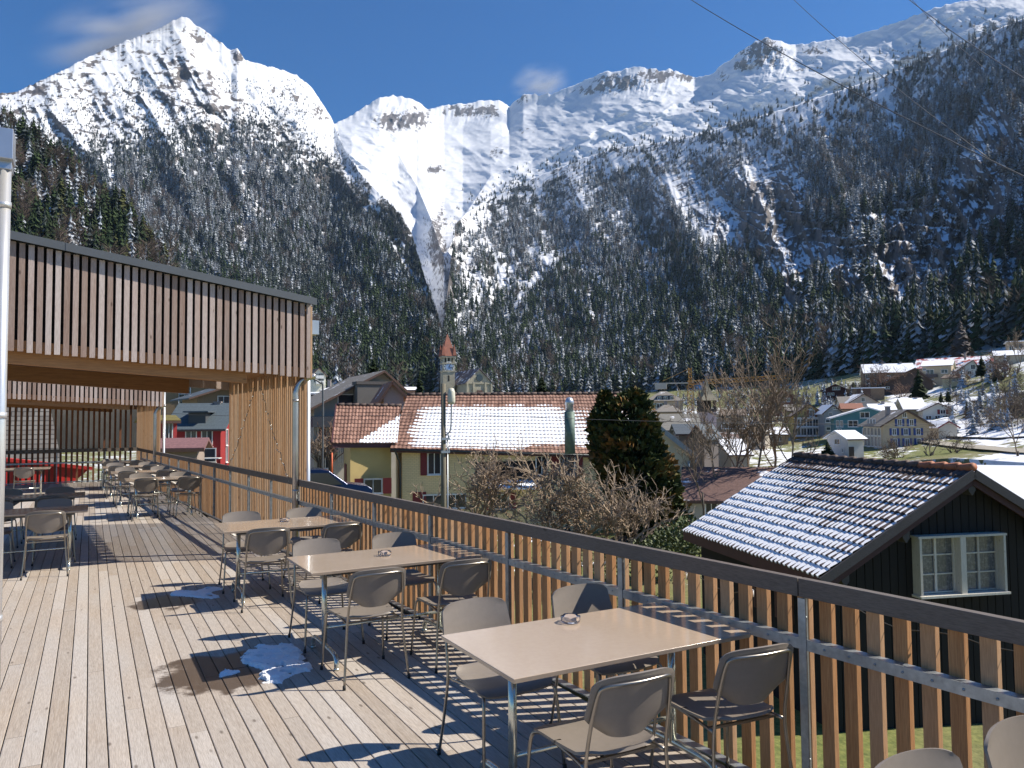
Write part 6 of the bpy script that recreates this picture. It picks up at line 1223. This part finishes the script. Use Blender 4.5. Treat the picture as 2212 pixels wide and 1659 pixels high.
# ---- big evergreen
def evergreen():
    r = 38.0; O = at_r(1390, 1215, r); t = thing('evergreen', 'big rusty green thuja with two tips standing right of the farmhouse', 'tree', tuple(O)); g = np.random.default_rng(5)
    ys = [846, 880, 930, 1000, 1050, 1100, 1150, 1200]; l = [1378, 1297, 1284, 1290, 1306, 1330, 1345, 1360]; rr_ = [1386, 1408, 1424, 1448, 1464, 1480, 1492, 1488]
    dep = (O-CAM)@CF; k = dep/FPX; n = 17000; y = 846+(1205-846)*g.random(n)**.75; L = np.interp(y, ys, l); R = np.interp(y, ys, rr_)
    left = (g.random(n) < .12); y2 = 850+70*g.random(n); y = np.where(left, y2, y); L = np.where(left, 1312-(y2-850)*.45, L); R = np.where(left, 1312+(y2-850)*.5, R)
    a = g.random(n)*6.283; rho = np.sqrt(.25+.75*g.random(n)); lump = 1+.22*fbm(a*1.3*2, y/16, 3, 6); rho = rho*lump
    cx_ = (L+R)/2; hw_ = (R-L)/2; px = (cx_+hw_*rho*np.cos(a)-1390)*k; pd = hw_*.85*rho*np.sin(a)*k; pz_ = (1215-y)*k
    C = px[:, None]*Rn+pd[:, None]*Fn; C[:, 2] = pz_
    out = np.cos(a)[:, None]*Rn+np.sin(a)[:, None]*Fn; d = out*.8+g.normal(size=(n, 3))*.45; d[:, 2] += .55; d /= np.linalg.norm(d, axis=1, keepdims=True); s = np.cross(d, g.normal(size=(n, 3))); s /= np.linalg.norm(s, axis=1, keepdims=True)
    ln = (.22+.22*g.random(n))[:, None]; w = ln*.30; V = np.stack([C, C+d*ln*.5+s*w, C+d*ln, C+d*ln*.5-s*w], 1).reshape(-1, 3); F = np.arange(n*4).reshape(n, 4)
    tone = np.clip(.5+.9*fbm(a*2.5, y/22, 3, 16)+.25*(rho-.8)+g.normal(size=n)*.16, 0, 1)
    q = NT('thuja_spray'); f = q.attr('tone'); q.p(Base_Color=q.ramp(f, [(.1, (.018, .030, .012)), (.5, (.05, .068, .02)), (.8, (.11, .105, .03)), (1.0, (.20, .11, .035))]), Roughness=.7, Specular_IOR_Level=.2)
    link_mesh('foliage', np_mesh('foliage', V, F, False, {'tone': np.repeat(tone, 4)}), q.m, t); MB().tube([(0, 0, -3), (0, 0, 5.5)], [.3, .08], 10).build('trunk', M_BARK, t)
evergreen()
def leafy(label, x, yb, r, w, h, n, seed, cols):
    O = at_r(x, yb, r); g = np.random.default_rng(seed); d = g.normal(size=(n, 3)); d /= np.linalg.norm(d, axis=1, keepdims=True); d[:, 2] = abs(d[:, 2]); C = d*np.array([w, w, h])*(.5+.5*g.random(n)**.5)[:, None]*(1+.25*fbm(d[:, 0]*3, d[:, 1]*3+d[:, 2]*2, 3, seed))[:, None]
    e = d+g.normal(size=(n, 3))*.7; e /= np.linalg.norm(e, axis=1, keepdims=True); s = np.cross(e, g.normal(size=(n, 3))); s /= np.linalg.norm(s, axis=1, keepdims=True); ln = (.10+.10*g.random(n))[:, None]
    V = np.stack([C, C+e*ln*.5+s*ln*.3, C+e*ln, C+e*ln*.5-s*ln*.3], 1).reshape(-1, 3); q = NT('leafy'); f = q.attr('tone'); q.p(Base_Color=q.ramp(f, [(.1, cols[0]), (.9, cols[1])]), Roughness=.6)
    o = link_mesh('leafy_bush', np_mesh('leafy_bush', V, np.arange(n*4).reshape(n, 4), False, {'tone': np.repeat(g.random(n), 4)}), q.m); o.location = tuple(O); tag(o, label, 'shrub')
leafy('green leafy shrub at the foot of the evergreen beside the barn eaves', 1500, 1215, 30, 2.2, 1.5, 3500, 3, ((.03, .05, .012), (.10, .13, .035)))
leafy('low ivy mound under the leafless trees', 1395, 1235, 33, 2.6, 1.2, 3000, 4, ((.02, .04, .012), (.08, .09, .03)))
# =================================================================== AIR
hb = MB(); hb.box((0, 3500, 1750), (15000, 11000, 3560)); hz = hb.build('haze', None); tag(hz, kind='stuff')
hm = bpy.data.materials.new('haze'); hm.use_nodes = True; hm.node_tree.nodes.clear()
_o = hm.node_tree.nodes.new('ShaderNodeOutputMaterial'); _v = hm.node_tree.nodes.new('ShaderNodeVolumePrincipled'); _v.inputs['Color'].default_value = (.50, .72, 1.0, 1); _v.inputs['Density'].default_value = .00003; _v.inputs['Anisotropy'].default_value = .2
hm.node_tree.links.new(_v.outputs[0], _o.inputs['Volume']); hz.data.materials.append(hm)

def plume(label, x, y, r, sx, sz, sy, tilt, dens, seed):
    """blown snow trailing from a ridge: a soft cloud of fine snow"""
    c = at_r(x, y, r); n, m = 24, 14; V = []; 
    for i in range(m+1):
        for k in range(n): a = math.pi*i/m; b = 6.2832*k/n; V.append((math.sin(a)*math.cos(b), math.sin(a)*math.sin(b), math.cos(a)))
    F = [(i*n+k, (i+1)*n+k, (i+1)*n+(k+1) % n, i*n+(k+1) % n) for i in range(m) for k in range(n)]
    t = bpy.data.materials.new('blown_snow'); t.use_nodes = True; T = t.node_tree; T.nodes.clear(); N = T.nodes.new; L = T.links.new
    o = N('ShaderNodeOutputMaterial'); v = N('ShaderNodeVolumePrincipled'); tc = N('ShaderNodeTexCoord'); ln = N('ShaderNodeVectorMath'); ln.operation = 'LENGTH'; L(tc.outputs['Object'], ln.inputs[0])
    nz = N('ShaderNodeTexNoise'); nz.inputs['Scale'].default_value = 1.7; nz.inputs['Detail'].default_value = 4; mp = N('ShaderNodeMapping'); mp.inputs['Scale'].default_value = (.8, 1, 1.3); mp.inputs['Location'].default_value = (seed, 0, 0); L(tc.outputs['Object'], mp.inputs[0]); L(mp.outputs[0], nz.inputs[0])
    f = N('ShaderNodeMapRange'); f.interpolation_type = 'SMOOTHSTEP'; L(ln.outputs['Value'], f.inputs[0]); f.inputs[1].default_value = 1.0; f.inputs[2].default_value = .1
    g = N('ShaderNodeMapRange'); L(nz.outputs['Fac'], g.inputs[0]); g.inputs[1].default_value = .40; g.inputs[2].default_value = .75
    a = N('ShaderNodeMath'); a.operation = 'MULTIPLY'; L(f.outputs[0], a.inputs[0]); L(g.outputs[0], a.inputs[1]); b = N('ShaderNodeMath'); b.operation = 'MULTIPLY'; L(a.outputs[0], b.inputs[0]); b.inputs[1].default_value = dens
    L(b.outputs[0], v.inputs['Density']); v.inputs['Color'].default_value = (1, 1, 1, 1); L(v.outputs[0], o.inputs['Volume'])
    ob = link_mesh('blown_snow', np_mesh('blown_snow', np.array(V), np.array(F)), t); ob.location = tuple(c); ob.rotation_euler = (0, rad(tilt), -math.atan2(c[0], c[1])); ob.scale = (sx, sy, sz); tag(ob, kind='stuff')
plume('', 285, 72, 3480, 430, 150, 300, -24, .012, 0.0)
plume('', 1165, 178, 7100, 330, 180, 300, -8, .008, 3.0)
# =================================================================== LIGHT
SUN_AZ, SUN_EL = 112.0, 44.5      # degrees clockwise from +Y, and above the horizon
ld = bpy.data.lights.new('sun', 'SUN'); ld.energy = 5.0; ld.angle = rad(.53); ld.color = (1.0, .92, .80)
sun = bpy.data.objects.new('sun', ld); COL.objects.link(sun)
sd = Vector((math.sin(rad(SUN_AZ))*math.cos(rad(SUN_EL)), math.cos(rad(SUN_AZ))*math.cos(rad(SUN_EL)), math.sin(rad(SUN_EL))))
sun.rotation_euler = sd.to_track_quat('Z', 'Y').to_euler(); sun.location = (0, 0, 60)
w = bpy.data.worlds.new('World'); SC.world = w; w.use_nodes = True
nt = w.node_tree; bg = nt.nodes['Background']
sky = nt.nodes.new('ShaderNodeTexSky'); sky.sky_type = 'NISHITA'; sky.sun_disc = False
sky.sun_elevation = rad(SUN_EL); sky.sun_rotation = rad(SUN_AZ); sky.altitude = 1100; sky.air_density = 1.0; sky.dust_density = .2; sky.ozone_density = 3.0
hs = nt.nodes.new('ShaderNodeHueSaturation'); hs.inputs['Hue'].default_value = .508; hs.inputs['Saturation'].default_value = 1.6; nt.links.new(sky.outputs[0], hs.inputs['Color']); nt.links.new(hs.outputs[0], bg.inputs[0]); bg.inputs[1].default_value = .075
SC.view_settings.view_transform = 'Standard'; SC.view_settings.look = 'None'; SC.view_settings.exposure = 0.74; SC.view_settings.gamma = 1.0
SC.render.engine = 'CYCLES'; cy = SC.cycles
cy.use_denoising = True; cy.max_bounces = 6; cy.diffuse_bounces = 3; cy.glossy_bounces = 3; cy.transmission_bounces = 6; cy.transparent_max_bounces = 6; cy.sample_clamp_indirect = 6
